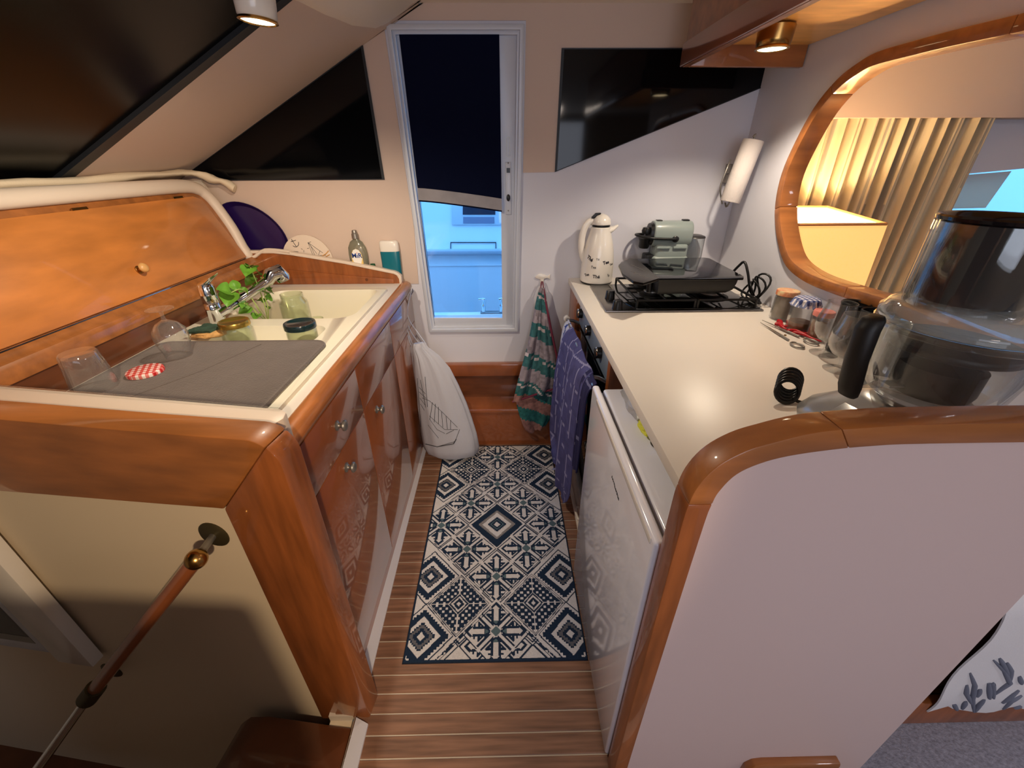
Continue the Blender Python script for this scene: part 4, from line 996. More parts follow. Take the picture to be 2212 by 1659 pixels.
# sponge and scourer
SPO = mat('tan_sponge', (206, 160, 100), .95, bump=1, bscale=130, var=.3, vscale=60)
GRS = mat('green_scourer', (54, 80, 66), .98, bump=1, bscale=200, var=.3, vscale=40)
o = crumple('sponge', (-1.03, 1.35, .975), .058, .038, .012, 7, SPO, amp=.18); o.rotation_euler.z = 0; meta(o, 'tan sponge lying beside the faucet under the green scourer', 'sponge')
bm = bmesh.new(); bmesh.ops.create_grid(bm, x_segments=14, y_segments=12, size=.5)
for v in bm.verts:
    x, y = v.co.x, v.co.y; v.co = Vector((-1.042+x*.085+y*.02, 1.365+y*.075, .991+.006*noise.noise(Vector((x*3, y*3, 1)))+.003*noise.noise(Vector((x*9, y*9, 1)))))
bmesh.ops.solidify(bm, geom=bm.faces[:], thickness=.007)
o = fin(bm, 'scourer', GRS, smooth=40); meta(o, 'dark green scouring pad on top of the tan sponge', 'scourer')
# jars in the basins
jar('jar', (-.952, 1.378, .8945), .050, .112, GOLD, CREAMC, 'glass jar with a gold lid in the small basin beside the sponge', .1, glass=GLASSG)
jar('jar', (-.722, 1.372, .8945), .050, .106, DGREEN, None, 'squat glass jar with a dark green lid in the small basin', 0, glass=GLASSG, lidh=.016, neck=.97)
gp = Vector((-.943, 1.787, 0)); jar('jar', (gp.x, gp.y, .8115), .059, .175, None, None, 'large open glass jar standing in the far basin', 0, glass=GLASSG, neck=.78)
t = root('small_glass', (gp.x+.094, gp.y-.03, .8125), 'small clear glass beside the open jar in the far basin', 'glass')
lathe('glass_body', [(0, 0), (.026, 0), (.029, .004), (.034, .07), (.0318, .07), (.027, .008), (0, .007)], GLASSG, t, seg=32)
# faucet
fc = root('faucet', (-1.075, 1.475, .962), 'chrome kitchen faucet with pull-out spray leaning over the far basin', 'faucet')
lathe('base', [(0, 0), (.031, 0), (.032, .006), (.028, .010), (0, .010)], CHROME, fc, True, 36)
lathe('body', [(0, .008), (.0265, .008), (.0265, .060), (.0275, .061), (.0275, .066), (.0265, .067), (.0265, .112), (.0275, .113), (.0275, .117), (.0265, .118), (.027, .140), (.022, .152), (0, .156)], CHROME, fc, True, 40)
loft('lever', [[Vector((x+.0*k, w_*math.cos(a), z_+h_*math.sin(a))) for a in [2*math.pi*i/14 for i in range(14)]] for k, (x, w_, z_, h_) in enumerate([(-.018, .018, .145, .012), (.006, .022, .156, .012), (.025, .018, .168, .008), (.05, .010, .184, .003), (.058, .004, .190, .0015)])], CHROME, fc, True)
s0 = Vector((-1.062, 1.47, 1.005)); s1 = hx(571, 612, -.975); s2 = hx(598, 590, -.945)
dirn = (s1-s0).normalized()
tube('spout', [s0, s0+dirn*.02, s0.lerp(s1, .33), s0.lerp(s1, .34), s0.lerp(s1, .36), s0.lerp(s1, .37), s1, s1+dirn*.01], [.019, .0195, .0195, .018, .018, .0195, .0185, .0185], CHROME, fc, 24)
tube('spout_ring', [s0.lerp(s1, .335), s0.lerp(s1, .36)], .0202, BLACKP, fc, 24)
tube('spray_head', [s1, s1+dirn*.015, s1.lerp(s2, .5)+Vector((0, 0, .012)), s2+Vector((.004, .006, .004)), s2+Vector((.012, .012, -.018)), s2+Vector((.016, .014, -.034))], [.019, .022, .028, .0305, .030, .026], CHROME, fc, 28)
# basil
bs_ = root('basil', (-1.0, 1.60, .81), 'fresh basil sprigs standing in the far basin behind the faucet', 'herb')
SX = -1.0
stem_px = [[(578, 693), (572, 660), (560, 625), (548, 595), (540, 575)], [(576, 693), (560, 670), (540, 640), (520, 625), (500, 632)], [(580, 693), (578, 660), (572, 640), (575, 610)], [(574, 693), (556, 678), (545, 665), (528, 655)]]
for L in stem_px:
    tube('stem', spline([hx(x, y, SX+.02*(i % 2)) for i, (x, y) in enumerate(L)], 5), .0022, STEMG, bs_, 7)
def leaf(base, d, nrm, Lg, Wd, k):
    d = d.normalized(); s_ = d.cross(nrm).normalized(); up = s_.cross(d)
    bm = bmesh.new(); rows = []
    for i in range(9):
        t = i/8; w_ = Wd*math.sin(math.pi*min(1, t**.8))**.8*(1 if i not in (0, 8) else 0)
        c = base+d*Lg*t - up*Lg*.25*t*t
        rows.append([bm.verts.new(c+s_*w_*u+up*(abs(u)**1.5*w_*.45+.1*w_*math.sin(t*9+k))) for u in (-1, -.6, -.2, 0, .2, .6, 1)])
    for a, b in zip(rows, rows[1:]):
        for i in range(6): bm.faces.new((a[i], a[i+1], b[i+1], b[i]))
    bmesh.ops.remove_doubles(bm, verts=bm.verts, dist=1e-5)
    return fin(bm, 'leaf', GREEN, bs_, smooth=70)
lv = [((541, 578), (520, 600), .05, .021), ((541, 576), (557, 572), .045, .018), ((540, 575), (528, 566), .032, .013), ((545, 590), (545, 606), .036, .014), ((548, 582), (566, 590), .04, .016),
      ((500, 632), (478, 622), .045, .022), ((500, 632), (490, 655), .05, .024), ((512, 628), (505, 610), .035, .014), ((560, 628), (585, 628), .05, .022), ((565, 625), (600, 606), .05, .020), ((575, 612), (592, 585), .045, .02),
      ((572, 640), (588, 646), .03, .012), ((572, 660), (590, 668), .032, .012), ((556, 678), (547, 690), .034, .014), ((545, 665), (520, 672), .04, .016), ((528, 655), (514, 668), .035, .013), ((565, 650), (552, 642), .025, .010), ((560, 625), (540, 622), .04, .018), ((548, 600), (525, 618), .035, .014)]
lv = [(a, b, L*1.3, w*1.35) for a, b, L, w in lv] + [((548, 595), (532, 585), .045, .02), ((540, 600), (560, 608), .05, .02), ((572, 645), (560, 660), .04, .017), ((508, 628), (482, 645), .05, .024), ((575, 625), (598, 632), .045, .02), ((530, 620), (522, 640), .04, .018)]
for k, (a, b, Lg, w_) in enumerate(lv):
    A_ = hx(a[0], a[1], SX+.01*math.sin(k*2)); B2 = hx(b[0], b[1], SX+.03*math.sin(k*3+1))
    leaf(A_, B2-A_, (CAM-A_).normalized()+Vector((0, 0, .8)), Lg, w_, k)
# ------------------------------------------------------------------ behind the sink end board
pu = root('purple_tray', (-1.2, 2.13, .94), 'dark purple oval tray leaning against the wall behind the sink', 'tray')
ca = hy(548, 505, 2.128)
a1 = Vector((.80, 0, -.60)).normalized()*.175; a2 = Vector((.60, 0, .80)).normalized()*.125
def ov_ring(k, y): return [ca+Vector((0, y-2.128, 0))+a1*k*math.cos(2*math.pi*i/48)+a2*k*math.sin(2*math.pi*i/48) for i in range(48)]
loft('tray_body', [ov_ring(.9, 2.148), ov_ring(1.0, 2.128), ov_ring(.985, 2.125), ov_ring(.86, 2.142)], PURPLE, pu, smooth=40)
pp = root('picture_plate', (-.98, 2.12, .94), 'round white plate with anchor and sailing boat leaning on the wall', 'plate')
cpl = hy(667, 563, 2.125); RR = (hy(722, 560, 2.125)-hy(612, 545, 2.125)).length/2
PLT = mat('plate_glaze', (206, 204, 196), .35, var=.12, vscale=14)
def pl_ring(k, y): return [Vector((cpl.x+RR*k*math.cos(2*math.pi*i/56), y, cpl.z+RR*k*math.sin(2*math.pi*i/56))) for i in range(56)]
loft('rim', [pl_ring(.97, 2.138), pl_ring(1, 2.128), pl_ring(1, 2.122), pl_ring(.955, 2.121)], LEDGE, pp, smooth=40)
loft('face', [pl_ring(.955, 2.1215), pl_ring(.5, 2.1215), pl_ring(.01, 2.1215)], PLT, pp, smooth=40)
z7 = lambda x, y: (600+x/6.144, 470+y/6.144)
def flat_ink(name, lines, r, Y, parent, mt=INK):
    bm = bmesh.new()
    for L in lines: tube_bm(bm, [hy(*z7(*p), Y) for p in L], r, 5)
    fin(bm, name, mt, parent)
flat_ink('anchor_print', [[(180, 285), (215, 340), (250, 388)], [(175, 320), (240, 300)], [(200, 375), (225, 388), (255, 388), (278, 360), (276, 325)]], .0014, 2.1205, pp)
flat_ink('boat_print', [[(400, 330), (470, 510)], [(400, 330), (520, 480)], [(400, 330), (600, 470)], [(430, 360), (500, 520)], [(440, 320), (400, 340)], [(560, 440), (540, 500)], [(470, 510), (640, 500)], [(310, 410), (330, 425)], [(390, 410), (415, 405)], [(345, 430), (345, 460)]], .0009, 2.1205, pp)
flat_ink('hull_print', [[(560, 530), (640, 480), (675, 440)], [(600, 540), (690, 490)]], .0024, 2.1205, pp, KNOBW)
flat_ink('wave_print', [[(155, 480), (160, 455), (215, 450), (270, 455), (295, 490)], [(185, 480), (195, 460)], [(230, 480), (240, 462)], [(265, 490), (262, 465)]], .0013, 2.1205, pp)
db = root('detergent_bottle', (-.735, 2.125, .94), 'clear bottle of dish soap with a yellow label beside the plate', 'bottle')
GB = mat('soap_bottle_plastic', (196, 196, 176), .15, trans=.75, ior=1.4)
lathe('bottle_body', [(0, 0), (.040, 0), (.044, .006), (.045, .09), (.047, .15), (.044, .18), (.030, .208), (.015, .218), (.014, .225), (0, .225)], GB, db, True, 40, sy=.5)
lathe('cap', [(0, .262), (.010, .262), (.0125, .258), (.0125, .248), (.016, .246), (.017, .224), (0, .222)], PEWTER, db, True, 28)
LABY = mat('label_yellow', (228, 196, 116), .4); LABW = mat('label_white', (238, 236, 232), .4); BLUEI = mat('label_blue_ink', (28, 60, 140), .4); REDI = mat('label_red_dot', (200, 40, 50), .4)
lab = [(-.028, .0, .03), (-.027, 0, .13), (-.024, 0, .155), (-.015, 0, .172), (0, 0, .178), (.015, 0, .172), (.024, 0, .155), (.027, 0, .13), (.028, 0, .03)]
solid('label', [[(x, -.0245, z) for x, y, z in lab]], (0, -.0006, 0), LABY, db, True)
solid('label_top', [[(x*.9, -.0252, max(z, .118)) for x, y, z in lab[1:-1]] + [(.016, -.0252, .108), (-.016, -.0252, .108)]], (0, -.0005, 0), LABW, db, True)
me = textmesh('MıR', .031, .0006); me.transform(TM((0, -.0259, .145), rx=R(90))); link('lettering', me, BLUEI, db, True)
lathe('i_dot', [(0, .0005), (.0022, .0005), (.0022, 0)], REDI, db, True, 12, TM((.0025, -.0259, .1585), rx=R(90)))
for z_, wdt, mtx in ((.098, .04, INK), (.088, .026, INK), (.127, .03, BLUEI)):
    box('small_print', -wdt/2, wdt/2, -.0256, -.0250, z_, z_+.0028, mtx, db, local=True)
LEAFG = mat('dark_green_print', (30, 84, 50), .5)
o = root('green_bottle', (-.672, 2.128, .94), 'low dark green bottle between the soap and the teal bottle', 'bottle')
lathe('bottle_body', [(0, 0), (.022, 0), (.025, .01), (.025, .06), (.012, .085), (.012, .10), (0, .102)], LEAFG, o, True, 24, sy=.7)
shb = root('shampoo_bottle', (-.575, 2.125, .94), 'teal shampoo bottle with a white flip cap at the end of the shelf', 'bottle')
def sbr(z, wx, wy, n=24): return [Vector((wx*math.copysign(abs(math.cos(2*math.pi*i/n))**.6, math.cos(2*math.pi*i/n)), wy*math.copysign(abs(math.sin(2*math.pi*i/n))**.7, math.sin(2*math.pi*i/n)), z)) for i in range(n)]
loft('bottle_body', [sbr(0, .042, .018), sbr(.005, .045, .02), sbr(.08, .047, .022), sbr(.158, .048, .022), sbr(.162, .046, .021)], TEALP, shb, True)
loft('cap', [sbr(.1625, .047, .022), sbr(.185, .048, .022), sbr(.205, .046, .021), sbr(.212, .040, .017), sbr(.213, .03, .010)], WHITEP, shb, True)
# ------------------------------------------------------------------ food processor
fp = root('food_processor', (.845, .70, .955), 'large food processor with clear bowl and black pusher by the right bulkhead', 'food processor')
bo = lambda z, x0, x1, y0, y1, r: [Vector((p.x, p.y, z)) for p in rrect(x0, x1, y0, y1, r, 0, 7)]
loft('base', [bo(.0, -.15, .125, -.13, .155, .06), bo(.02, -.155, .13, -.135, .16, .065), bo(.045, -.145, .125, -.13, .15, .07), bo(.075, -.115, .115, -.12, .12, .08), bo(.10, -.095, .10, -.10, .10, .09), bo(.112, -.085, .09, -.09, .09, .085)], SILVER, fp, True)
lathe('drive_ring', [(0, .112), (.075, .112), (.078, .12), (.07, .126), (0, .126)], SILVER, fp, True, 40)
lathe('bowl', [(0, .128), (.094, .128), (.100, .134), (.112, .20), (.119, .262), (.127, .266), (.128, .276), (.1245, .276), (.115, .268), (.108, .20), (.096, .138), (0, .134)], PLAST, fp, True, 56)
lathe('blade_drum', [(0, .137), (.062, .137), (.066, .15), (.066, .195), (.028, .205), (.026, .24), (0, .245)], BLACKP, fp, True, 36)
lathe('inner_disc', [(0, .228), (.098, .228), (.100, .230), (.100, .240), (.098, .242), (0, .242)], BLACKM, fp, True, 48)
box('blade', -.095, -.02, -.012, .012, .15, .154, STEEL, fp, local=True)
for a in (.6, 2.6, 4.4):
    box('inner_fin', .03, .092, -.004, .004, .15, .222, BLACKM, fp, local=True, M=Matrix.Rotation(a, 4, 'Z'))
lathe('lid', [(.126, .277), (.129, .280), (.129, .292), (.122, .298), (.118, .306), (.10, .314), (.06, .318), (0, .319), (0, .315), (.058, .314), (.098, .310), (.114, .302), (.118, .294), (.125, .288), (.125, .277)], FROST, fp, True, 56)
CH = (-.03, 0)
lathe('feed_chute', [(.080, .312), (.083, .33), (.084, .452), (.0805, .452), (.0795, .33), (.077, .312)], PLAST, fp, True, 48, TM((CH[0], CH[1], 0)))
lathe('pusher', [(0, .325), (.072, .325), (.0745, .335), (.0765, .452), (.084, .455), (.085, .460), (.082, .463), (.074, .460), (.070, .45), (0, .44)], mat('black_pusher', (14, 15, 20), .12, coat=.5), fp, True, 48, TM((CH[0], CH[1], 0)))
loft('handle', [[Vector((-.174+.0*z+wx*math.cos(a)+lean, wy*math.sin(a), z)) for a in [2*math.pi*i/20 for i in range(20)]] for z, wx, wy, lean in ((.125, .008, .012, .018), (.131, .016, .018, .014), (.15, .019, .021, .010), (.21, .0185, .021, .0), (.27, .019, .021, -.004), (.288, .017, .019, 0), (.295, .010, .012, .004))], BLACKM, fp, True, smooth=70)
bm = bmesh.new(); box_bm(bm, -.155, -.108, -.014, .014, .15, .285); fin(bm, 'handle_bridge', PLAST, fp, True, bev=.004)
lathe('rim_ring', [(.129, .264), (.1315, .266), (.1315, .272), (.129, .274)], PLAST, fp, True, 56)
solid('control_flap', [[(-.153, -.075, .036), (-.160, -.02, .036), (-.153, .05, .036), (-.112, .045, .080), (-.105, 0, .084), (-.112, -.05, .080)]], (-.003, 0, .004), SILVER, fp, True, bev=.002)
box('control_button', -.012, .012, -.010, .010, 0, .003, LEDGE, fp, local=True, bev=.001, M=TM((-.137, .008, .060), ry=R(-46)))
cb = root('appliance_cable', (.70, .87, .955), 'coiled black mains cable beside the food processor', 'cable')
bm = bmesh.new()
for k in range(5):
    tube_bm(bm, [Vector((.708+.004*k+.030*math.cos(2*math.pi*i/22), .885+.006*k+.012*math.sin(2*math.pi*i/22)*1, .985+.005*k+.026*math.sin(2*math.pi*i/22))) for i in range(22)], .0048, 8, True)
tube_bm(bm, spline([(.72, .88, .968), (.74, .87, .962), (.76, .85, .965)], 4), .0045, 8)
fin(bm, 'cord', BLACKP, cb, smooth=60)
o = crumple('black_cloth', (.93, .88, .985), .035, .05, .03, 12, BLACKM, amp=.3); meta(o, 'small crumpled black cloth behind the food processor', 'cloth')
# ------------------------------------------------------------------ overhead cabinet and its spotlight
oh = root('overhead_cabinet', (.85, 1.1, 1.8), 'varnished overhead cabinet above the right worktop', 'cabinet')
box('fascia', .668, .690, .35, 1.895, 1.80, 2.045, CHERRY, oh, bev=.003)
box('fascia_band', .658, .668, .35, 1.898, 1.80, 1.872, CHERRYX, oh, bev=.004)
solid('end_board', [[(.690, 1.870, 1.80), (rwp(1.87, 0).x-.003, 1.870, 1.797), (rwp(1.87, 0).x-.003, 1.870, 2.045), (.690, 1.870, 2.045)]], (0, .025, 0), CHERRY, oh, bev=.002)
solid('underside', [[(.69, .35, 1.862), (.69, 1.87, 1.862), (rwp(1.87, 0).x-.003, 1.87, 1.862), (rwp(.42, 0).x-.003, .42, 1.862), (.95, .35, 1.862)]], (0, 0, .012), MAPLE, oh)
def spotlight(name, loc, label, r, hgt, mt, power, tilt, col=(1, .85, .66)):
    t = root(name, loc, label, 'lamp'); M_ = Matrix.Rotation(tilt, 4, 'Y')
    lathe('housing', [(0, hgt), (r*1.05, hgt), (r*1.25, hgt*.9), (r*1.2, hgt*.3), (r*1.15, .004), (r*1.02, -.001), (r, .006), (0, .008)], mt, t, True, 40, M_)
    lathe('bezel', [(r*1.0, .002), (r*1.16, 0), (r*1.18, -.004), (r*1.02, -.006), (r*.98, -.002)], BRASS, t, True, 40, M_)
    lathe('lens', [(0, -.003), (r*.97, -.003), (r*.97, .003), (0, .003)], LAMPON, t, True, 32, M_)
    l = bpy.data.lights.new(name, 'SPOT'); l.energy = power; l.color = col; l.shadow_soft_size = r*.5
    l.spot_size = R(128 if mt is BRASS else 172); l.spot_blend = .55
    o = bpy.data.objects.new(name+'_light', l); COL.objects.link(o); o.location = Vector(loc)+Vector((0, 0, -.012 if mt is BRASS else -.045)); o.rotation_euler = (0, tilt, 0)
    return t
sp1 = hz(1668, 103, 1.806)
spotlight('cabinet_spotlight', sp1, 'lit brass-rimmed spotlight under the overhead cabinet', .042, .056, BRASS, 25, 0)
sp2 = hx(557, 42, -.565)
spotlight('ceiling_spotlight', sp2, 'lit white spotlight hanging by the windscreen', .036, .085, WHITEP, 27, .08)
# ------------------------------------------------------------------ saloon seen through the oval
pe = box('trim_4', 1.165, 4.1, 2.04, FY, 1.652, 2.045, BEIGE); meta(pe, 'beige pelmet above the saloon curtain', kind='structure')
CURT = mat('striped_curtain', (212, 198, 170), .9, bump=.2, bscale=300)
def curtain():
    bm = bmesh.new(); rows = []
    n = 260
    for j in range(13):
        v = j/12; z = 1.655-.83*v; row = []
        x0, x1 = 1.17+.02*v, 2.135-.02*v
        for i in range(n+1):
            u = i/n
            f = math.sin(u*2*math.pi*15+.6*math.sin(u*9)+.25*v*math.sin(u*23)) + .35*math.sin(u*2*math.pi*37+v)
            row.append(bm.verts.new((x0+(x1-x0)*u, 2.085+f*(.022+.012*v), z)))
        rows.append(row)
    for a, b in zip(rows, rows[1:]):
        for i in range(n): bm.faces.new((a[i], a[i+1], b[i+1], b[i]))
    o = fin(bm, 'saloon_curtain', PRINT, smooth=80)
    def cc(c):
        k = (c.x*9) % 1
        base = c3(202, 188, 158)
        return c3(160, 154, 142) if k < .07 or .45 < k < .48 else base
    dye(o, cc)
    meta(o, 'gathered cream curtain with grey stripes behind the oval opening', 'curtain')
curtain()
w4 = root('window_4', (2.1, FY, 1.1), None, None); meta(w4, kind='structure')
for zz in (1.235, 1.047):
    box('bar', 1.30, 3.0, FY-.005, FY+.03, zz, zz+.022, RUBBER, w4, bev=.003)
solid('pane', [[(1.3, FY+.035, .84), (3.0, FY+.035, .84), (3.0, FY+.035, 1.50), (1.3, FY+.035, 1.36)]], (0, .004, 0), PANE, w4)
sill = box('windowsill', 1.3, 3.1, 2.08, FY, .80, .84, CHERRY, bev=.006); meta(sill, 'wooden sill under the saloon window', kind='structure')
SHADEC = mat('white_shade_cloth', (236, 232, 224), .9)
_n = SHADEC.node_tree; _t = _n.nodes.new('ShaderNodeBsdfTranslucent'); _t.inputs[0].default_value = (.85, .66, .52, 1); _m = _n.nodes.new('ShaderNodeMixShader'); _m.inputs[0].default_value = .75
_n.links.new(_n.nodes['Principled BSDF'].outputs[0], _m.inputs[1]); _n.links.new(_t.outputs[0], _m.inputs[2]); _n.links.new(_m.outputs[0], _n.nodes['Material Output'].inputs[0])
sh_ = solid('window_shade', [[(2.07, FY-.008, 1.28), (2.365, FY-.008, 1.285), (2.395, FY-.008, 1.42), (2.40, FY-.008, 1.445), (2.12, FY-.008, 1.425)]], (0, .003, 0), SHADEC); meta(sh_, 'plain white shade in the upper part of the saloon window', 'shade')
# table lamp
sh0 = Vector((1.20, 1.62, 0))
lp = root('table_lamp', (1.32, 1.88, .80), 'lit square-shaded table lamp in the saloon corner', 'lamp')
LSH = mat('lampshade_linen', (236, 200, 140), .9, emit=(255, 190, 104), es=.9, var=.12, vscale=90)
LIN = mat('lampshade_lining', (255, 240, 200), .9, emit=(255, 222, 150), es=1.6)
def frust(z, k, up=1):
    P = [(1.140, 1.76, 0), (1.565, 1.76, 0), (1.475, 2.01, .043*up), (1.140, 2.01, .043*up)]
    return [Vector((1.33+(x-1.33)*k, 1.885+(y-1.885)*k, z+d)) for x, y, d in P]
loft('shade', [frust(.99, 1.03), frust(1.262, 1.0)], LSH, lp, cap=False, smooth=10, thick=-.002)
loft('shade_lining', [frust(.992, 1.01), frust(1.260, .98)], LIN, lp, cap=False, smooth=10, thick=-.001)
bm = bmesh.new(); a_ = frust(1.264, 1.0)
for i in range(4): tube_bm(bm, [a_[i], a_[(i+1) % 4]], .006, 6)
fin(bm, 'shade_rim', mat('shade_rim_tape', (186, 130, 78), .8), lp)
lathe('stem', [(0, 0), (.06, 0), (.06, .012), (.02, .03), (.012, .08), (.012, .24), (0, .24)], BRASS, lp, False, 24, TM((1.32, 1.88, .8)))
lathe('bulb', [(0, .24), (.014, .245), (.03, .29), (.028, .32), (0, .335)], LIN, lp, False, 20, TM((1.32, 1.88, .8)))
l = bpy.data.lights.new('table_lamp', 'POINT'); l.energy = 17; l.color = (1, .70, .40); l.shadow_soft_size = .03
o = bpy.data.objects.new('table_lamp_light', l); COL.objects.link(o); o.location = (1.32, 1.88, 1.19)
tbl = root('side_table', (1.3, 1.7, 0), 'wooden corner table under the lamp in the saloon', 'table')
box('table_top', 1.165, 1.65, 1.35, 2.05, .77, .80, CHERRY, tbl, bev=.004)
box('table_body', 1.18, 1.6, 1.38, 2.04, 0, .77, CHERRYV, tbl)
# sofa and throw at the lower right
so_ = root('sofa', (1.5, 1.0, 0), 'saloon sofa on a wooden plinth behind the right bulkhead', 'sofa')
box('plinth', 1.06, 2.6, .572, .597, .0, .12, CHERRYV, so_, bev=.004)
box('base', 1.16, 2.6, .60, 1.30, 0, .12, CHERRYV, so_)
box('arm', 1.16, 2.6, .60, .85, .12, .56, SOFA, so_, bev=.05, seg=4)
box('seat', 1.16, 2.6, .86, 1.30, .12, .44, SOFA, so_, bev=.04, seg=3)
def throw():
    L_, R_ = [], []
    prof = [(.575, .075), (.570, .16), (.578, .30), (.585, .45), (.60, .55), (.66, .585), (.78, .59), (.88, .56)]
    bm = bmesh.new(); rows = []
    for j, (y, z) in enumerate(spline([(0, y, z) for y, z in prof], 5) and [(p.y, p.z) for p in spline([(0, y, z) for y, z in prof], 5)]):
        row = []
        for i in range(41):
            u = i/40; xl = 1.205+.012*math.sin(z*18); x = xl+(2.3-xl)*u
            f = .008*math.sin(u*32)*max(0, 1-z/.5)
            row.append(bm.verts.new((x, y-.008+f, z+.008+.010*math.sin(u*14)*max(0, 1-z/.2))))
        rows.append(row)
    for a, b in zip(rows, rows[1:]):
        for i in range(40): bm.faces.new((a[i], a[i+1], b[i+1], b[i]))
    bmesh.ops.recalc_face_normals(bm, faces=bm.faces); bmesh.ops.solidify(bm, geom=bm.faces[:], thickness=.004)
    return fin(bm, 'cotton_throw', mat('white_throw', (224, 222, 224), .95, bump=.2, bscale=200), smooth=80)
th = throw(); meta(th, 'white throw with grey seaweed print draped over the sofa', 'throw')
bt2 = bvh_of(th)
z8 = lambda x, y: (1840+x/4.376, 1280+y/4.376)
GRI = mat('grey_print', (112, 116, 132), .9)
fr_ = [[(1160, 1180), (1140, 1000), (1160, 870), (1110, 740)], [(1140, 1060), (1080, 950), (1090, 860)], [(1180, 980), (1220, 900)], [(1010, 1150), (960, 1040)], [(1020, 1150), (1060, 1060), (1080, 1020)], [(1340, 1000), (1330, 860), (1350, 860)], [(1300, 1000), (1295, 830)], [(1340, 970), (1420, 900), (1490, 850), (1440, 740), (1320, 620)], [(1490, 850), (1500, 730), (1460, 650)], [(1490, 800), (1430, 680), (1390, 610)], [(1370, 1180), (1460, 1110), (1620, 1060)], [(1400, 1130), (1500, 1020), (1620, 960)], [(1420, 1040), (1600, 900)], [(1600, 860), (1580, 780)], [(1150, 1150), (1200, 1060), (1260, 1000)]]
for k, L in enumerate(fr_):
    bm = bmesh.new(); P = []
    for a, b in zip(L, L[1:]):
        for q_ in range(7):
            t = q_/7; px = z8(a[0]+(b[0]-a[0])*t, a[1]+(b[1]-a[1])*t); d = ray(*px).normalized()
            h = bt2.ray_cast(CAM, d)
            if h[0]: P.append(h[0]-d*.0005)
    if len(P) > 3:
        tube_bm(bm, P, [.0065*math.sin(math.pi*(i+1)/(len(P)+1))**.5 for i in range(len(P))], 8, flat=1)
        fin(bm, 'print', GRI, th, smooth=60)
# ------------------------------------------------------------------ outside: our side deck, a cleat, the neighbouring boat
dk = box('side_deck', -1.6, 3.6, 2.215, 2.46, .56, .64, HULL, bev=.01); meta(dk, 'narrow white side deck outside the door', kind='structure')
rb_ = box('deck_edge', -1.6, 3.6, 2.40, 2.46, .64, .672, HULL, bev=.01); meta(rb_, 'raised white edge of the side deck', kind='structure')
cl = root('cleat', (-.04, 2.43, .672), 'steel mooring cleat on the deck edge outside the door', 'cleat')
box('cleat_base', -.155, .03, 2.41, 2.45, .672, .680, STEEL, cl, bev=.003)
for xx, s_ in ((-.135, -1), (-.03, 1)):
    tube('cleat_horn', spline([(xx, 2.43, .678), (xx-.0, 2.43, .72), (xx-.006*s_, 2.43, .752), (xx+.008*s_, 2.43, .760)], 5), [.012]*6+[.008]*10, CHROME, cl, 12)
    tube('cleat_tip', [(xx-.012, 2.43, .758), (xx+.012, 2.43, .758), (xx+.03*s_, 2.43, .757)], .007, CHROME, cl, 10)
RAILG = mat('grey_rail', (176, 176, 186), .6)
nb = root('neighbour_boat', (0, 3.3, 0), 'white motor yacht moored alongside, seen through the door', 'boat')
NY = 3.3
zr_ = hy(1000, 541, NY).z
solid('hull', [[(-4, NY, -1.2), (7, NY, -1.2), (7, NY, zr_-.02), (-4, NY, zr_-.02)]], (0, .25, 0), HULL, nb)
box('rub_rail', -4, 7, NY-.04, NY+.02, zr_-.030, zr_+.006, RAILG, nb, bev=.01)
z9_ = hy(1000, 573, NY).z; box('hull_line', -4, 7, NY-.008, NY, z9_-.006, z9_+.006, HULL, nb, bev=.003)
box('side_deck', -4, 7, NY, 3.5, zr_-.06, zr_-.02, HULL, nb)
N2 = 3.42
solid('deckhouse', [[(-4, N2, .5), (7, N2, .5), (7, N2+.25, 1.9), (-4, N2+.25, 1.9)]], (0, .1, 0), HULL, nb)
box('flybridge_side', -4, 7, 3.65, 3.8, 1.9, 2.1, HULL, nb)
def dh(x, y): return hp(x, y, (0, N2-.004, .5), Vector((0, -1.4, .25)).normalized())
nn_ = Vector((0, -1.4, .25)).normalized()
f0 = [dh(976, 410), dh(1110, 410), dh(1110, 486), dh(976, 486)]
wn = solid('window_frame', [f0], nn_*.012, mat('pale_window_surround', (196, 198, 206), .5), nb, bev=.004)
solid('window_glass', [[dh(1000, 412)+nn_*.013, dh(1070, 412)+nn_*.013, dh(1070, 464)+nn_*.013, dh(1000, 464)+nn_*.013]], nn_*.003, DWIN, wn)
solid('window_glass', [[dh(1001, 469)+nn_*.013, dh(1068, 469)+nn_*.013, dh(1068, 483)+nn_*.013, dh(1001, 483)+nn_*.013]], nn_*.003, mat('window_blue', (120, 122, 146), .3), wn)
hL = strip('locker_hatch', [dh(973, 523), dh(1072, 523), dh(1072, 560), dh(973, 560)], [dh(974.5, 525), dh(1070.5, 525), dh(1070.5, 560), dh(974.5, 560)], nn_*.004, RUBBER, nb, closed=True)
for k in range(4):
    zz = .60+k*.045; box('rub_strake', 1.2, 7, NY-.03, NY, zz, zz+.016, HULL, nb, bev=.004)
# stanchion rails and water between the boats
wtr = box('water', -6, 9, 2.0, 9, -1.3, -1.2, mat('dark_water', (30, 50, 70), .1)); meta(wtr, kind='structure')
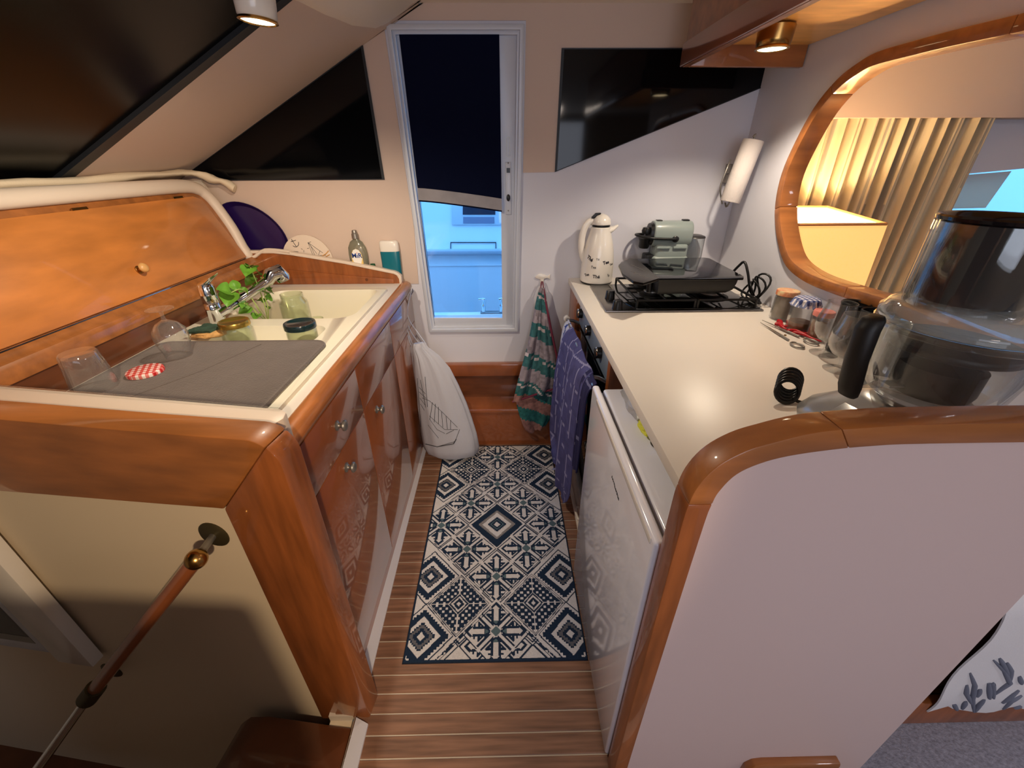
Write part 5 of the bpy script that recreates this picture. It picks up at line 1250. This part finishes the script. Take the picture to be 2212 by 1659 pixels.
# ------------------------------------------------------------------ rug
def rug():
    W_, Lr_ = .635, 1.20; cw = .003; nx_, ny_ = int(W_/cw), int(Lr_/cw)
    x0, y0 = -.365, .768
    CX = .3175-.0; CYc = 1.364-y0
    X, Y = np.meshgrid((np.arange(nx_)+.5)*cw-W_/2, (np.arange(ny_)+.5)*cw-CYc)
    X = X + .0
    cream = np.array(lin((204, 201, 202))); navy = np.array(lin((28, 44, 66))); teal = np.array(lin((84, 104, 112))); grey = np.array(lin((130, 126, 126)))
    C = np.zeros((ny_, nx_, 3)); C[:] = cream
    def put(mask, c): C[mask] = c
    mm = 1000
    def snow(cx, cy, clip):
        ax_ = np.abs(X-cx)*mm; ay_ = np.abs(Y-cy)*mm
        inside = (ax_+ay_ < 131) & clip
        a = np.minimum(ax_, ay_); b = np.maximum(ax_, ay_); dg = (b-a)
        f = np.zeros_like(a, int)  # 0 cream 1 navy 2 teal
        f[(dg > 8) & (dg < 18) & (a+b < 118) & (a > 8)] = 1
        f[(dg >= 18) & (dg < 24) & (a+b < 96) & (a > 20)] = 0
        f[(dg >= 24) & (dg < 34) & (a+b < 100) & (a > 10)] = 1
        f[(a < (b-14)*.8) & (b > 20) & (b < 40)] = 1
        f[(a < (b-22)*.6) & (b > 26) & (b < 38)] = 2
        f[(b >= 44) & (b < 92) & (a < 19)] = 1
        f[(b >= 44) & (b < 90) & (a < 9)] = 0
        f[(b >= 90) & (b < 112) & (a < 112-b)] = 1
        f[(b >= 84) & (b < 104) & (a < 99-b)] = 0
        f[(b >= 56) & (b < 66) & (a < 32) & (a >= 19)] = 1
        f[(b >= 74) & (b < 80) & (a < 27) & (a >= 19)] = 1
        f[(dg <= 4) & (a+b > 116)] = 0
        f[(a+b > 124)] = 1
        f[a+b < 20] = 2
        put(inside & (f == 0), cream); put(inside & (f == 1), navy); put(inside & (f == 2), teal)
        put(clip & (np.abs(ax_-64) < 8) & (np.abs(ay_-67) < 8), cream)
    allm = np.ones_like(X, bool)
    hx_, hy_ = .1295, .136
    for i in range(-3, 4):
        for j in range(-4, 5):
            if (i+j) % 2 == 0 and not (i == 0 and j == 0): snow(i*hx_, j*hy_, allm)
    for j in (-1, 1): snow(0, j*.494, (np.abs(X)/.14+np.abs(Y-j*.494)/.125) < 1.0)
    # gaps at the lattice's half cells: light squares framed in navy
    def stepd(cx, cy, s, small=True):
        ax_ = np.abs(X-cx)*mm; ay_ = np.abs(Y-cy)*mm; q = ax_*1.0+ay_*.95
        step = 9
        qs = (np.floor(ax_/step)+np.floor(ay_/step))*step
        m0 = q < s; put(m0, cream)
        put(m0 & (q > s-6), navy); put(m0 & (q <= s-6) & (q > s-12), cream)
        put(m0 & (qs < s-26) , navy)
        put(q < s-48, cream)
        q2 = (np.floor(ax_/7)+np.floor(ay_/7))*7
        cr_ = np.maximum(ax_, ay_)
        put((q2 <= s*.30+7) & (q < s-50), navy); put((q2 <= s*.30) & (q < s-54), grey*.5+navy*.5)
        put(q2 <= s*.30-9, navy)
        put(q < 15, cream)
    def med(cx, cy, s):
        ax_ = np.abs(X-cx)*mm; ay_ = np.abs(Y-cy)*mm; q = ax_+ay_*.93
        m0 = q < s; put(m0, navy)
        put((q < s) & (q > s-5), cream); put((q < s-9) & (q > s-13), cream)
        inn = q < s-16; put(inn, navy)
        ch_ = ((np.floor(ax_/13)+np.floor(ay_/13)) % 2 == 0) & (ax_ % 13 < 9) & (ay_ % 13 < 9)
        put(inn & ch_ & (q > 40), cream)
        put(inn & (np.minimum(ax_, ay_) < 2.5), cream)
        put(q < 42, cream); put(q < 38, navy); put(q < 30, cream); put(q < 22, navy); put(q < 9, cream)
    for sx_ in (-1, 1):
        for sy_ in (-1, 1):
            # big V lines: fill the outer triangle before its motifs
            tri = (np.abs(Y)-.0) > (.115+ (np.abs(X)-.0)*-1.05+.27)
            reg = (X*sx_ > 0) & (Y*sy_ > .09) & ((np.abs(X)*1.05+np.abs(Y)) > .405) & (((np.abs(Y)-.39)*1.0 < (np.abs(X)-.02)*1.05) )
            put(reg, cream)
            stepd(sx_*.268, sy_*.268, 118); stepd(sx_*.268, sy_*.508, 118)
            med(sx_*.143, sy_*.388, 122)
    # double navy lines along the big diagonals
    for k in (.360, .372):
        d = np.abs(np.abs(X)*1.05+np.abs(Y)-k-.02); put((d < .0022) & (np.abs(Y) > .10) & (np.abs(X) > .02), navy)
    for k in (.0, .012):
        d = np.abs((np.abs(Y)-.395) - (np.abs(X)-.02)*1.05-k); put((d < .0022) & (np.abs(X) > .02), navy)
    # centre
    ax_ = np.abs(X)*mm; ay_ = np.abs(Y)*mm; q = ax_+ay_*.93
    put(q < 128, cream); put(q < 121, navy); qs = (np.floor(ax_/6)+np.floor(ay_/6))*6
    put(qs < 84, grey); put(q < 68, cream); q2 = (np.floor(ax_/6)+np.floor(ay_/6))*6
    put(q2 < 42, navy); put(q2 < 30, teal); put(q2 < 24, navy); put(q < 15, cream)
    # navy binding
    e = np.minimum(W_/2-np.abs(X), np.minimum(Y+CYc, Lr_-CYc-Y)); put(e < .009, navy)
    rn = np.random.RandomState(2); C *= (1+.14*(rn.rand(ny_, nx_, 1)-.5))
    xs = x0+np.arange(nx_+1)*cw; ys = y0+np.arange(ny_+1)*cw
    gx, gy = np.meshgrid(xs, ys); gzz = np.full_like(gx, .0072)+.0006*np.sin(gx*260)*np.sin(gy*260)
    # the edges sit down on the floor
    ee = np.minimum(np.minimum(gx-x0, x0+nx_*cw-gx), np.minimum(gy-y0, y0+ny_*cw-gy)); gzz = np.where(ee < .0015, .0012, gzz)
    gx = gx + .012*(gy-y0)*-.6
    co = np.stack([gx, gy, gzz], -1).reshape(-1, 3).astype(np.float32)
    i = np.arange(ny_)[:, None]*(nx_+1)+np.arange(nx_)[None]; quads = np.stack([i, i+1, i+nx_+2, i+nx_+1], -1).reshape(-1, 4)
    me = bpy.data.meshes.new('rug'); me.vertices.add(len(co)); me.vertices.foreach_set('co', co.ravel())
    nf = len(quads); me.loops.add(nf*4); me.loops.foreach_set('vertex_index', quads.ravel().astype(np.int32))
    me.polygons.add(nf); me.polygons.foreach_set('loop_start', np.arange(0, nf*4, 4, dtype=np.int32)); me.update(calc_edges=True)
    at = me.color_attributes.new('dye', 'FLOAT_COLOR', 'CORNER'); cc = np.ones((nf, 4, 4), np.float32); cc[:, :, :3] = np.clip(C, 0, 1).reshape(-1, 1, 3)
    at.data.foreach_set('color', cc.ravel())
    rg = root('rug', (-.05, 1.36, 0), 'blue and cream geometric runner rug along the aisle', 'rug')
    link('woven_face', me, attr_mat('rug_weave', .95, bump=.6, bscale=420), rg)
    solid('backing', [[(x0+.001, y0+.001, .001), (x0+nx_*cw-.001, y0+.001, .001), (x0+nx_*cw-.001-.0085, y0+ny_*cw-.001, .001), (x0+.001-.0085, y0+ny_*cw-.001, .001)]], (0, 0, .004), mat('rug_backing', (24, 30, 42), .95), rg)
rug()
